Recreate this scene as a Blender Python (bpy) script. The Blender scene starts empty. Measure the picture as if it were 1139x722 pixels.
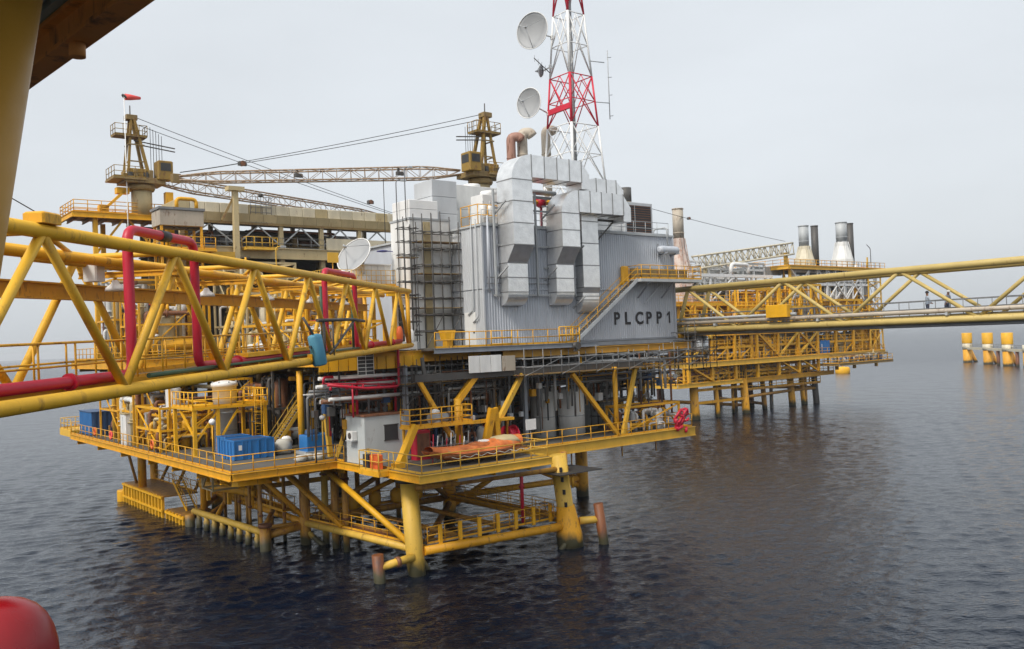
import bpy, math, random
import numpy as np
from mathutils import Vector, Matrix

sc = bpy.context.scene
R = math.radians
rnd = random.Random(7)

# ------------------------------------------------------------------ camera
CAM_H = 15.0
ROLL, PITCH = math.atan(.038), math.atan(17 / 990.)
fw = Vector((0, math.cos(PITCH), math.sin(PITCH)))
up = Vector((0, -math.sin(PITCH), math.cos(PITCH)))
rt = Vector((1, 0, 0))
cx = rt * math.cos(ROLL) - up * math.sin(ROLL)
cy = rt * math.sin(ROLL) + up * math.cos(ROLL)
cd = bpy.data.cameras.new('camera'); cam = bpy.data.objects.new('camera', cd)
sc.collection.objects.link(cam); sc.camera = cam
cam.matrix_world = Matrix(((cx.x, cy.x, -fw.x, 0), (cx.y, cy.y, -fw.y, 0), (cx.z, cy.z, -fw.z, CAM_H), (0, 0, 0, 1)))
cd.sensor_width = 36; cd.lens = 990 / 1139 * 36; cd.clip_start = .1; cd.clip_end = 40000

# ------------------------------------------------------------------ light
SUN_EL, SUN_AZ = R(48), R(215)          # from the left, a little behind the camera (azimuth clockwise from +Y)
w = bpy.data.worlds.new('World'); sc.world = w; w.use_nodes = True
nt = w.node_tree; nt.nodes.clear()
sky = nt.nodes.new('ShaderNodeTexSky'); sky.sky_type = 'NISHITA'; sky.sun_disc = False
sky.sun_elevation = SUN_EL; sky.sun_rotation = SUN_AZ
sky.air_density = 1.0; sky.dust_density = 6.0; sky.ozone_density = 1.0
hs = nt.nodes.new('ShaderNodeHueSaturation'); hs.inputs['Saturation'].default_value = .30
mx = nt.nodes.new('ShaderNodeMixRGB'); mx.inputs['Fac'].default_value = .62
mx.inputs['Color2'].default_value = (5.9, 6.28, 6.62, 1)           # the even overcast layer
cn = nt.nodes.new('ShaderNodeTexNoise'); cn.inputs['Scale'].default_value = 2.2; cn.inputs['Detail'].default_value = 6      # faint unevenness of the cloud sheet
cm = nt.nodes.new('ShaderNodeMapping'); cm.inputs['Scale'].default_value = (1, 1, 3.2); cc = nt.nodes.new('ShaderNodeTexCoord'); nt.links.new(cc.outputs['Generated'], cm.inputs[0]); nt.links.new(cm.outputs[0], cn.inputs['Vector'])
cr = nt.nodes.new('ShaderNodeMapRange'); cr.inputs['From Min'].default_value = .3; cr.inputs['From Max'].default_value = .7; cr.inputs['To Min'].default_value = .93; cr.inputs['To Max'].default_value = 1.06; nt.links.new(cn.outputs['Fac'], cr.inputs['Value'])
cs_ = nt.nodes.new('ShaderNodeVectorMath'); cs_.operation = 'SCALE'; cs_.inputs[0].default_value = (5.9, 6.28, 6.62); nt.links.new(cr.outputs[0], cs_.inputs['Scale']); nt.links.new(cs_.outputs[0], mx.inputs['Color2'])
bg = nt.nodes.new('ShaderNodeBackground'); bg.inputs['Strength'].default_value = .10
out = nt.nodes.new('ShaderNodeOutputWorld')
nt.links.new(sky.outputs[0], hs.inputs['Color']); nt.links.new(hs.outputs[0], mx.inputs['Color1'])
nt.links.new(mx.outputs[0], bg.inputs['Color']); nt.links.new(bg.outputs[0], out.inputs['Surface'])
sd = bpy.data.lights.new('sun', 'SUN'); sd.energy = 1.5; sd.angle = R(12); sd.color = (1, .93, .82)
so = bpy.data.objects.new('sun', sd); sc.collection.objects.link(so)
sdir = Vector((math.sin(SUN_AZ) * math.cos(SUN_EL), math.cos(SUN_AZ) * math.cos(SUN_EL), math.sin(SUN_EL)))
so.rotation_euler = sdir.to_track_quat('Z', 'Y').to_euler()
so.location = (0, 0, 80)
vs = sc.view_settings; vs.view_transform = 'Standard'; vs.look = 'None'; vs.exposure = .7; vs.gamma = 1; vs.use_curve_mapping = False
cy_ = sc.cycles; cy_.use_denoising = True; cy_.max_bounces = 6; cy_.diffuse_bounces = 3; cy_.glossy_bounces = 3
cy_.transmission_bounces = 2; cy_.volume_bounces = 0; cy_.transparent_max_bounces = 4
cy_.caustics_reflective = False; cy_.caustics_refractive = False

# ------------------------------------------------------------------ materials
MATS = {}
def mat(name, col, rough=.55, metal=0, rust=0., rustcol=(.13, .05, .02), var=.12, grow=False, streak=True, bump=.15, scale=1.0, spec=.5):
    m = bpy.data.materials.new(name); m.use_nodes = True
    n = m.node_tree.nodes; l = m.node_tree.links
    b = n['Principled BSDF']; b.inputs['Roughness'].default_value = rough; b.inputs['Metallic'].default_value = metal
    b.inputs['Specular IOR Level'].default_value = spec
    tc = n.new('ShaderNodeTexCoord'); mp = n.new('ShaderNodeMapping')
    mp.inputs['Scale'].default_value = (scale, scale, scale * (.35 if streak else 1)); l.new(tc.outputs['Object'], mp.inputs['Vector'])
    # broad tone variation + per-object variation
    n1 = n.new('ShaderNodeTexNoise'); n1.inputs['Scale'].default_value = 1.3; n1.inputs['Detail'].default_value = 5; l.new(mp.outputs[0], n1.inputs['Vector'])
    oi = n.new('ShaderNodeObjectInfo')
    mr = n.new('ShaderNodeMapRange'); mr.inputs['From Min'].default_value = .3; mr.inputs['From Max'].default_value = .7
    mr.inputs['To Min'].default_value = 1 - var; mr.inputs['To Max'].default_value = 1 + var; l.new(n1.outputs['Fac'], mr.inputs['Value'])
    mr2 = n.new('ShaderNodeMapRange'); mr2.inputs['To Min'].default_value = 1 - var; mr2.inputs['To Max'].default_value = 1 + var * .6; l.new(oi.outputs['Random'], mr2.inputs['Value'])
    mm = n.new('ShaderNodeMath'); mm.operation = 'MULTIPLY'; l.new(mr.outputs[0], mm.inputs[0]); l.new(mr2.outputs[0], mm.inputs[1])
    vm = n.new('ShaderNodeVectorMath'); vm.operation = 'SCALE'; vm.inputs[0].default_value = col; l.new(mm.outputs[0], vm.inputs['Scale'])
    cur = vm.outputs[0]
    if rust > 0:
        n2 = n.new('ShaderNodeTexNoise'); n2.inputs['Scale'].default_value = 2.6; n2.inputs['Detail'].default_value = 8; n2.inputs['Roughness'].default_value = .7
        l.new(mp.outputs[0], n2.inputs['Vector'])
        rp = n.new('ShaderNodeMapRange'); rp.inputs['From Min'].default_value = .66 - rust * .28; rp.inputs['From Max'].default_value = .80 - rust * .24
        l.new(n2.outputs['Fac'], rp.inputs['Value'])
        mxr = n.new('ShaderNodeMixRGB'); mxr.inputs['Color2'].default_value = (*rustcol, 1)
        l.new(rp.outputs[0], mxr.inputs['Fac']); l.new(cur, mxr.inputs['Color1']); cur = mxr.outputs[0]
    if grow:                       # marine growth and tide staining near the waterline
        ge = n.new('ShaderNodeNewGeometry'); sp = n.new('ShaderNodeSeparateXYZ'); l.new(ge.outputs['Position'], sp.inputs[0])
        ad = n.new('ShaderNodeMath'); ad.operation = 'MULTIPLY_ADD'; ad.inputs[1].default_value = 1.6; l.new(n1.outputs['Fac'], ad.inputs[0]); l.new(sp.outputs['Z'], ad.inputs[2])
        g1 = n.new('ShaderNodeMapRange'); g1.inputs['From Min'].default_value = 1.9; g1.inputs['From Max'].default_value = 1.25; l.new(ad.outputs[0], g1.inputs['Value'])
        mg = n.new('ShaderNodeMixRGB'); mg.inputs['Color2'].default_value = (.055, .05, .022, 1); l.new(g1.outputs[0], mg.inputs['Fac']); l.new(cur, mg.inputs['Color1']); cur = mg.outputs[0]
    l.new(cur, b.inputs['Base Color'])
    if bump:
        n3 = n.new('ShaderNodeTexNoise'); n3.inputs['Scale'].default_value = 9; n3.inputs['Detail'].default_value = 4; l.new(tc.outputs['Object'], n3.inputs['Vector'])
        bp = n.new('ShaderNodeBump'); bp.inputs['Strength'].default_value = bump; bp.inputs['Distance'].default_value = .02
        l.new(n3.outputs['Fac'], bp.inputs['Height']); l.new(bp.outputs[0], b.inputs['Normal'])
        rr = n.new('ShaderNodeMapRange'); rr.inputs['To Min'].default_value = rough - .12; rr.inputs['To Max'].default_value = rough + .15
        l.new(n3.outputs['Fac'], rr.inputs['Value']); l.new(rr.outputs[0], b.inputs['Roughness'])
    MATS[name] = m
    return m
mat('yellow', (.72, .36, .01), rust=.38)
mat('yellow_bridge', (.74, .42, .026), rust=.42, rustcol=(.36, .19, .03), var=.10)
mat('yellow_clean', (.79, .41, .008), rust=.2)
mat('yellow_pale', (.66, .39, .04), rust=.22)
mat('yellow_chord', (.52, .39, .13), rust=.26, var=.08)
mat('yellow_jacket', (.72, .34, .008), rust=.42, grow=True)
mat('yellow_leg', (.64, .40, .055), rust=.30, grow=True)
mat('rusty_yellow', (.48, .24, .03), rust=.62, rustcol=(.20, .06, .02), grow=True)
mat('tan', (.47, .38, .21), rust=.25)
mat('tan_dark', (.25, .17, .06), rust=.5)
mat('crane', (.28, .17, .025), rust=.5)
mat('boomsteel', (.30, .20, .12), rust=.55, rustcol=(.45, .42, .38))
mat('cream', (.62, .56, .42), rust=.2)
mat('siding', (.47, .50, .55), rough=.5, rust=.05, var=.06)
mat('siding_light', (.50, .52, .54), rough=.5, rust=.10, var=.06)
mat('greypaint', (.40, .42, .43), rust=.10)
mat('shack', (.47, .50, .50), rust=.14, var=.06)
mat('greybeam', (.26, .28, .31), rust=.15)
mat('silver', (.90, .90, .89), rough=.33, metal=.8, var=.09, rust=.08, rustcol=(.5, .5, .49), bump=.9, streak=False, scale=1.4)
mat('silver_seam', (.28, .28, .28), rough=.5, metal=.4)
mat('white', (.74, .74, .72), rust=.07, rustcol=(.35, .25, .15))
mat('white_clean', (.78, .78, .77), var=.05)
mat('whitepipe', (.62, .62, .60), rust=.16)
mat('galv', (.20, .205, .21), rough=.5, metal=.3, rust=.3)
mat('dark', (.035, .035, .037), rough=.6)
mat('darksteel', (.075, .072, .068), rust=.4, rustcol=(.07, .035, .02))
mat('plate', (.12, .115, .10), rough=.75, rust=.5, rustcol=(.10, .06, .03))
mat('grating', (.16, .155, .14), rough=.8, rust=.4)
mat('red', (.52, .012, .04), rough=.42, rust=.04, var=.08)
mat('red_gloss', (.26, .004, .008), rough=.27, var=.25, rust=.22, rustcol=(.10, .004, .006), bump=.12, scale=6)
mat('red_tower', (.62, .02, .05), rough=.5, var=.08)
mat('orange', (.72, .13, .025), rough=.5, rust=.08)
mat('orange_worn', (.58, .15, .03), rough=.75, rust=.45, rustcol=(.30, .20, .10), var=.4, scale=1.6)
mat('pinkred', (.85, .10, .09), rough=.8)
mat('blue', (.025, .17, .45), rough=.45, rust=.06)
mat('blue_dark', (.03, .08, .19), rough=.5, rust=.2)
mat('lightblue', (.10, .34, .50), rough=.6, var=.2, rust=.1, rustcol=(.35, .40, .42))
mat('green', (.05, .10, .06), rough=.6)
mat('rust', (.22, .09, .04), rust=.6, rustcol=(.10, .04, .025))
mat('rust_leg', (.20, .065, .018), rust=.6, rustcol=(.10, .04, .025), grow=True)
mat('rust_streak', (.58, .48, .42), rust=.62, rustcol=(.34, .12, .05))
mat('pinkrust', (.36, .19, .14), rust=.5)
mat('beigepipe', (.46, .40, .32), rust=.4)
mat('brownbeam', (.60, .26, .07), rust=.5, rustcol=(.08, .04, .02), rough=.6)
mat('decksheet', (.22, .28, .30), rough=.5)
mat('ochre', (.50, .27, .035), rust=.15, rough=.45)
mat('dish', (.36, .37, .38), rough=.6, var=.05)
mat('rope', (.05, .05, .05), rough=.8, bump=0)
mat('skin', (.25, .13, .08), bump=0, var=0)
mat('shirt', (.45, .52, .62), bump=0, var=0)
mat('trouser', (.05, .06, .10), bump=0, var=0)
mat('coverall', (.30, .33, .40), bump=0, var=0)
mat('blacktext', (.02, .02, .025), rough=.6, var=0, bump=0)
mat('navy', (.05, .05, .22), rough=.6)
mat('ropewhite', (.55, .53, .47), rough=.9)

# ------------------------------------------------------------------ mesh helpers
class Frame:
    def __init__(s, o, rz, slope=0.):
        s.M = Matrix.Translation(Vector(o)) @ Matrix.Rotation(rz, 4, 'Z') @ Matrix.Rotation(slope, 4, 'X')
PF = Frame((-6.574, 57.854, 0), R(38.5))            # the platforms' own grid: x along the lettered wall, y away to the left
WF = Frame((0, 0, 0), 0)

def V(p): return Vector(p)
def basis(d):
    d = d.normalized(); u = Vector((0, 0, 1))
    if abs(d.z) > .95: u = Vector((0, 1, 0))
    a = d.cross(u).normalized(); b = a.cross(d).normalized()
    return a, b
class MB:
    def __init__(s): s.v = []; s.f = []; s.sm = []
    def add(s, vs, fs, smooth=False):
        o = len(s.v); s.v += [tuple(x) for x in vs]
        for f in fs: s.f.append(tuple(i + o for i in f)); s.sm.append(smooth)
        return s
    def box(s, x0, y0, z0, x1, y1, z1):
        return s.add([(x0,y0,z0),(x1,y0,z0),(x1,y1,z0),(x0,y1,z0),(x0,y0,z1),(x1,y0,z1),(x1,y1,z1),(x0,y1,z1)],
                     [(0,3,2,1),(4,5,6,7),(0,1,5,4),(1,2,6,5),(2,3,7,6),(3,0,4,7)])
    def bbox(s, x0, y0, z0, x1, y1, z1, c=.04):       # box with chamfered vertical and top edges
        r = lambda z, i: [(x0+c+i,y0+i,z),(x1-c-i,y0+i,z),(x1-i,y0+c+i,z),(x1-i,y1-c-i,z),(x1-c-i,y1-i,z),(x0+c+i,y1-i,z),(x0+i,y1-c-i,z),(x0+i,y0+c+i,z)]
        vs = r(z0, 0) + r(z1-c, 0) + r(z1, c)
        fs = [tuple(range(7,-1,-1)), tuple(range(16,24))]
        for k in (0, 8):
            for i in range(8): fs.append((k+i, k+(i+1)%8, k+8+(i+1)%8, k+8+i))
        return s.add(vs, fs)
    def beam(s, p, q, w, h):                           # rectangular bar p-q, w across, h upright
        p, q = V(p), V(q); a, b = basis(q - p); a = a*w/2; b = b*h/2
        vs = [p-a-b, p+a-b, p+a+b, p-a+b, q-a-b, q+a-b, q+a+b, q-a+b]
        return s.add(vs, [(0,3,2,1),(4,5,6,7),(0,1,5,4),(1,2,6,5),(2,3,7,6),(3,0,4,7)])
    def ibeam(s, p, q, w, h, t=.04):
        p, q = V(p), V(q); a, b = basis(q - p)
        s.beam(p + b*(h/2 - t/2), q + b*(h/2 - t/2), w, t); s.beam(p - b*(h/2 - t/2), q - b*(h/2 - t/2), w, t)
        return s.beam(p, q, t, h - 2*t)
    def tube(s, p, q, r, r2=None, n=8, cap=True):
        p, q = V(p), V(q); a, b = basis(q - p); r2 = r if r2 is None else r2
        c = [(math.cos(2*math.pi*i/n), math.sin(2*math.pi*i/n)) for i in range(n)]
        o = len(s.v)
        s.v += [tuple(p + a*x*r + b*y*r) for x, y in c] + [tuple(q + a*x*r2 + b*y*r2) for x, y in c]
        for i in range(n): s.f.append((o+i, o+(i+1)%n, o+n+(i+1)%n, o+n+i)); s.sm.append(True)
        if cap: s.f.append(tuple(o+i for i in range(n-1,-1,-1))); s.sm.append(False); s.f.append(tuple(o+n+i for i in range(n))); s.sm.append(False)
        return s
    def path(s, pts, r, n=8, fil=0, seg=4, cap=True):
        P = [V(p) for p in pts]
        if fil:
            Q = [P[0]]
            for i in range(1, len(P)-1):
                d0 = (P[i-1]-P[i]); d1 = (P[i+1]-P[i]); f = min(fil, d0.length*.49, d1.length*.49)
                A = P[i] + d0.normalized()*f; B = P[i] + d1.normalized()*f
                for k in range(seg+1):
                    t = k/seg; Q.append(A*(1-t)**2 + P[i]*2*t*(1-t) + B*t*t)
            Q.append(P[-1]); P = Q
        rings = []; o = len(s.v); a = None
        for i, p in enumerate(P):
            d = (P[min(i+1, len(P)-1)] - P[max(i-1, 0)]).normalized()
            if a is None: a, b = basis(d)
            else:
                a = (a - d*a.dot(d)).normalized(); b = a.cross(d) if False else d.cross(a)*-1
            rr = r[i] if isinstance(r, (list, tuple)) else r
            b = d.cross(a)
            s.v += [tuple(p + (a*math.cos(2*math.pi*k/n) + b*math.sin(2*math.pi*k/n))*rr) for k in range(n)]
        for i in range(len(P)-1):
            for k in range(n): s.f.append((o+i*n+k, o+i*n+(k+1)%n, o+(i+1)*n+(k+1)%n, o+(i+1)*n+k)); s.sm.append(True)
        if cap:
            s.f.append(tuple(o+k for k in range(n-1,-1,-1))); s.sm.append(False); m = o+(len(P)-1)*n
            s.f.append(tuple(m+k for k in range(n))); s.sm.append(False)
        return s
    def lathe(s, c, axis, prof, n=16, smooth=True):    # prof: (radius, distance along axis)
        c = V(c); d = V(axis).normalized(); a, b = basis(d); o = len(s.v)
        for r, z in prof:
            s.v += [tuple(c + d*z + (a*math.cos(2*math.pi*k/n) + b*math.sin(2*math.pi*k/n))*max(r, .001)) for k in range(n)]
        for i in range(len(prof)-1):
            for k in range(n): s.f.append((o+i*n+k, o+i*n+(k+1)%n, o+(i+1)*n+(k+1)%n, o+(i+1)*n+k)); s.sm.append(smooth)
        s.f.append(tuple(o+k for k in range(n-1,-1,-1))); s.sm.append(False); m = o+(len(prof)-1)*n
        s.f.append(tuple(m+k for k in range(n))); s.sm.append(False)
        return s
    def prism(s, poly, ax, t0, t1):                    # polygon in the two other axes, extruded along axis ax
        def mk(u, v, t): return (t, u, v) if ax == 0 else (u, t, v) if ax == 1 else (u, v, t)
        n = len(poly); vs = [mk(u, v, t0) for u, v in poly] + [mk(u, v, t1) for u, v in poly]
        return s.add(vs, [tuple(range(n-1,-1,-1)), tuple(range(n, 2*n))] + [(i, (i+1)%n, n+(i+1)%n, n+i) for i in range(n)])
    def build(s, name, m, parent, label=None):
        org = V(ORG[parent.name]) if parent else Vector((0,0,0))
        me = bpy.data.meshes.new(name)
        me.from_pydata([tuple(V(v) - org) for v in s.v], [], s.f); me.polygons.foreach_set('use_smooth', s.sm)
        import bmesh
        bm = bmesh.new(); bm.from_mesh(me); bmesh.ops.recalc_face_normals(bm, faces=bm.faces); bm.to_mesh(me); bm.free()
        me.materials.append(MATS[m]); me.update()
        ob = bpy.data.objects.new(name, me); sc.collection.objects.link(ob)
        if parent: ob.parent = parent; ORG[ob.name] = tuple(org)
        if label: ob['label'] = label
        return ob
ORG = {}
def thing(F, name, label, cat, o, group=None):
    e = bpy.data.objects.new(name, None); sc.collection.objects.link(e); e.empty_display_size = .3
    e.matrix_world = F.M @ Matrix.Translation(V(o)); ORG[e.name] = tuple(o)
    e['label'] = label; e['category'] = cat
    if group: e['group'] = group
    return e
def rep(ob, offs):                                     # further copies of a part, sharing its mesh
    for d in offs:
        c = ob.copy(); sc.collection.objects.link(c); c.parent = ob.parent; c.location = V(ob.location) + V(d); ORG[c.name] = ORG[ob.name]
        for ch in list(ob.children):
            g = ch.copy(); sc.collection.objects.link(g); g.parent = c; ORG[g.name] = ORG[ch.name]
def T(par, name, m, p, q, r, r2=None, n=8): return MB().tube(p, q, r, r2, n).build(name, m, par)
def BX(par, name, m, *a): return MB().box(*a).build(name, m, par)
def BB(par, name, m, *a, c=.04): return MB().bbox(*a, c=c).build(name, m, par)
def BM(par, name, m, p, q, w, h): return MB().beam(p, q, w, h).build(name, m, par)
def IB(par, name, m, p, q, w, h, t=.04): return MB().ibeam(p, q, w, h, t).build(name, m, par)
def PT(par, name, m, pts, r, fil=.3, n=8): return MB().path(pts, r, n, fil).build(name, m, par)
def LA(par, name, m, c, ax, prof, n=16): return MB().lathe(c, ax, prof, n).build(name, m, par)

def rail(par, pts, m='yellow', h=1.1, sp=1.5, r=.026, toe=True, name='handrail', mids=1):
    mb = MB()
    for i in range(len(pts)-1):
        p, q = V(pts[i]), V(pts[i+1]); L = (q-p).length; k = max(1, round(L/sp))
        for j in range(k + (1 if i == len(pts)-2 else 0)):
            c = p.lerp(q, j/k); mb.tube(c, c + V((0,0,h)), r*1.05, n=5)
        for g in [h] + [h*(t+1)/(mids+1) for t in range(mids)]:
            mb.tube(p + V((0,0,g)), q + V((0,0,g)), r, n=5)
        if toe: mb.beam(p + V((0,0,.07)), q + V((0,0,.07)), .012, .14)
    return mb.build(name, m, par)
def ladder(par, p, q, m='yellow', w=.45, cage=True, dirv=(0,-1,0), wv=(1,0,0)):
    p, q, wv, dv = V(p), V(q), V(wv), V(dirv); mb = MB(); L = (q-p).length; d = (q-p).normalized()
    for s in (-1, 1): mb.tube(p + wv*s*w/2, q + wv*s*w/2, .025, n=5)
    for k in range(int(L/.3)): c = p + d*(k*.3+.15); mb.tube(c - wv*w/2, c + wv*w/2, .014, n=4)
    ob = mb.build('ladder', m, par)
    if cage:
        mb = MB()
        for k in range(int((L-2.2)/.9)+1):
            c = p + d*(2.2 + k*.9); pts = [c + wv*(math.cos(a)*.36) + dv*(math.sin(a)*.72) for a in [math.pi*t/6 for t in range(7)]]
            mb.path(pts, .02, n=4)
        for a in (math.pi*.2, math.pi*.5, math.pi*.8):
            o = wv*(math.cos(a)*.36) + dv*(math.sin(a)*.72); mb.tube(p + d*2.2 + o, q + o, .018, n=4)
        mb.build('cage', m, ob)
    return ob
def stair(par, p, q, w=.9, m='yellow', wv=(0,1,0), rails=True, sm=None):
    p, q, wv = V(p), V(q), V(wv)
    st = MB().beam(p - wv*w/2, q - wv*w/2, .06, .28).build('stringer', sm or m, par); MB().beam(p + wv*w/2, q + wv*w/2, .06, .28).build('stringer', sm or m, par)
    n = max(4, int(abs(q.z-p.z)/.2)); d = V((q.x-p.x, q.y-p.y, 0)).normalized(); s0 = None
    for k in range(n):
        c = p.lerp(q, (k+.5)/n)
        if s0 is None: s0 = (MB().beam(c - wv*w*.48, c + wv*w*.48, .24, .035).build('tread', 'grating', par), c)
        else: rep(s0[0], [c - s0[1]])
    if rails:
        for s in (-1, 1):
            mb = MB(); a, b = p + wv*s*w/2, q + wv*s*w/2; k = max(2, round((b-a).length/1.4))
            for j in range(k+1): c = a.lerp(b, j/k); mb.tube(c, c + V((0,0,1.05)), .026, n=5)
            for g in (.55, 1.05): mb.tube(a + V((0,0,g)), b + V((0,0,g)), .026, n=5)
            mb.build('handrail', m, par)
def rc(rs, a): return a[rs.randrange(len(a))]
def skid(F, name, label, cat, bx, seed, mats, npipe=10, nves=1, nval=5, frame='yellow', rr=(.05, .16), group=None, posts=True, levels=1, small=8):
    x0, y0, z0, x1, y1, z1 = bx; rs = random.Random(seed)
    t = thing(F, name, label, cat, ((x0+x1)/2, (y0+y1)/2, z0), group)
    if posts:
        for x in (x0, x1):
            for y in (y0, y1): BM(t, 'post', frame, (x, y, z0), (x, y, z1), .16, .16)
        for k in range(levels):
            z = z0 + (z1-z0)*(k+1)/levels - .09
            for y in (y0, y1): BM(t, 'frame_beam', frame, (x0, y, z), (x1, y, z), .14, .18)
            for x in (x0, x1): BM(t, 'frame_beam', frame, (x, y0, z), (x, y1, z), .14, .17)
        BM(t, 'brace', frame, (x0, y0, z0+.1), (x1, y0, z1-.2), .1, .1)
        for x in (x0, x1): BM(t, 'brace', frame, (x, y0+.1, z0+.1), (x, y1-.1, z1-.2), .09, .09)
    for k in range(nves):
        m = rc(rs, mats); r = min(.7, (z1-z0)*.2)*rs.uniform(.6, 1)
        if rs.random() < .5:
            y = rs.uniform(y0+r, y1-r) if y1-y0 > 2.2*r else (y0+y1)/2; z = z0 + r + rs.uniform(.3, .9); L = (x1-x0)*rs.uniform(.5, .8); xs = rs.uniform(x0+.2, x1-L-.1)
            v = LA(t, 'vessel', m, (xs, y, z), (1,0,0), [(r*.3,0),(r*.75,.1),(r,.3),(r,L-.3),(r*.75,L-.1),(r*.3,L)])
            for s in (.25, .75): BX(t, 'saddle', frame, xs+L*s-.08, y-r*.7, z0, xs+L*s+.08, y+r*.7, z-r*.5)
        else:
            x, y = rs.uniform(x0+r, x1-r), rs.uniform(y0+r, max(y0+r+.01, y1-r)); H = (z1-z0)*rs.uniform(.6, .95)
            LA(t, 'vessel', m, (x, y, z0), (0,0,1), [(r*.9,0),(r,.02),(r,H-.35),(r*.75,H-.1),(r*.3,H)])
    for k in range(npipe):
        m = rc(rs, mats); r = rs.uniform(*rr)*(1 if rs.random() < .75 else 1.5)
        p = V((rs.uniform(x0, x1), rs.uniform(y0, y1), z0)); z = rs.uniform(z0+.5, z1); pts = [p, V((p.x, p.y, z))]
        ax = rs.random() < .62
        q = V((rs.uniform(x0, x1), p.y, z)) if ax else V((p.x, rs.uniform(y0, y1), z)); pts.append(q)
        mode = rs.random()
        if mode < .45: pts.append(V((q.x, q.y, z0)))
        elif mode < .8: pts.append(V((q.x, rs.uniform(y0, y1), z)) if ax else V((rs.uniform(x0, x1), q.y, z))); pts.append(V((pts[-1].x, pts[-1].y, max(z0, z - rs.uniform(.5, 2)))))
        pb = PT(t, 'pipe', m, pts, r, .25, 7)
        mbf = MB(); hit = 0
        for a, b in zip(pts[:-1], pts[1:]):
            L = (b-a).length
            if L > 1.2:
                c = a.lerp(b, rs.uniform(.3, .7)); d = (b-a).normalized(); mbf.tube(c - d*.05, c + d*.05, r*1.6, n=8); hit = 1
        if hit: mbf.build('flange', m, pb)
        if k < nval and len(pts) > 2:
            c = pts[1].lerp(pts[2], .5)
            if (pts[2]-pts[1]).length > .7:
                va = LA(t, 'valve', rc(rs, mats), c + V((0,0,-r*1.3)), (0,0,1), [(r*1.2,0),(r*1.8,r*.5),(r*1.8,r*2.2),(r*.6,r*2.8),(r*.4,r*5)], 8)
                mbw = MB(); cc = c + V((0,0,r*3.7)); rw = r*2.2; mbw.path([cc + V((math.cos(a)*rw, math.sin(a)*rw, 0)) for a in [2*math.pi*i/10 for i in range(11)]], .02, n=4, cap=False)
                mbw.tube(cc - V((rw,0,0)), cc + V((rw,0,0)), .015, n=4); mbw.build('handwheel', rc(rs, ['red', 'darksteel', 'yellow']), va)
    for k in range(small):
        x, y = rs.uniform(x0, x1), rs.uniform(y0, y1); s = rs.uniform(.15, .4); z = z0
        BB(t, 'junction_box', rc(rs, ['greypaint', 'white', 'darksteel'] + list(mats)), x-s/2, y-s/3, z, x+s/2, y+s/3, z+rs.uniform(.5, 1.3), c=.02)
    return t
def lattice(par, A, B, wa, wb, ha, hb, m, r=.09, rl=.035, bay=1.6, taper=True):
    """lattice boom A->B with four chords"""
    A, B = V(A), V(B); a, b = basis(B-A); n = max(3, int((B-A).length/bay))
    def cor(t, i, j):
        k = 1
        if taper: k = min(1, .35 + t*5, .35 + (1-t)*5)
        return A.lerp(B, t) + a*i*.5*(wa+(wb-wa)*t)*k + b*j*.5*(ha+(hb-ha)*t)*k
    for i, j in ((-1,-1),(1,-1),(1,1),(-1,1)):
        MB().path([cor(k/n, i, j) for k in range(n+1)], r, 6).build('chord', m, par)
    for f in (((-1,-1),(-1,1)), ((1,-1),(1,1)), ((-1,1),(1,1)), ((-1,-1),(1,-1))):
        mb = MB()
        for k in range(n):
            u, v = (f[0], f[1]) if k % 2 else (f[1], f[0])
            mb.tube(cor(k/n, *u), cor((k+1)/n, *v), rl, n=5); mb.tube(cor((k+1)/n, *f[0]), cor((k+1)/n, *f[1]), rl, n=5)
        mb.build('lacing', m, par)
def dish(F, label, c, nrm, r, mount, m='dish', depth=.3, strutm='white'):
    c, d = V(c), V(nrm).normalized(); t = thing(F, 'dish_antenna', label, 'antenna', mount)
    prof = [(r*k/8, depth*r*(k/8)**2) for k in range(9)] + [(r*k/8*1.005, depth*r*(k/8)**2 - .06) for k in range(8, -1, -1)]
    MB().lathe(c, d, [(max(a, .01), z) for a, z in prof], 28).build('reflector', m, t)
    a, b = basis(d); mb = MB()
    mb.path([c + d*(depth*r+.0) + (a*math.cos(x) + b*math.sin(x))*r for x in [2*math.pi*i/28 for i in range(29)]], .045, 5, cap=False); mb.build('rim', 'white', t)
    f = c + d*r*.95; mb = MB()
    for k in range(3):
        x = 2*math.pi*k/3 + .5; mb.tube(c + d*depth*r + (a*math.cos(x) + b*math.sin(x))*r, f, .03, n=5)
    mb.build('feed_strut', 'greypaint', t); LA(t, 'feed_horn', 'greypaint', f - d*.15, d, [(.09,0),(.12,.1),(.06,.35)], 8)
    mb = MB()
    for k in range(10):
        x = 2*math.pi*k/10; mb.path([c - d*.08 + (a*math.cos(x) + b*math.sin(x))*r*.05, c + d*(depth*r*.25-.08) + (a*math.cos(x) + b*math.sin(x))*r*.5, c + d*(depth*r-.1) + (a*math.cos(x) + b*math.sin(x))*r*.98], .025, 4)
    mb.build('back_rib', m, t)
    T(t, 'mount_arm', strutm, c - d*.05, mount, .07); BB(t, 'mount_bracket', strutm, *(V(mount)-V((.14,.14,.2))), *(V(mount)+V((.14,.14,.2))))
    return t
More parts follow.
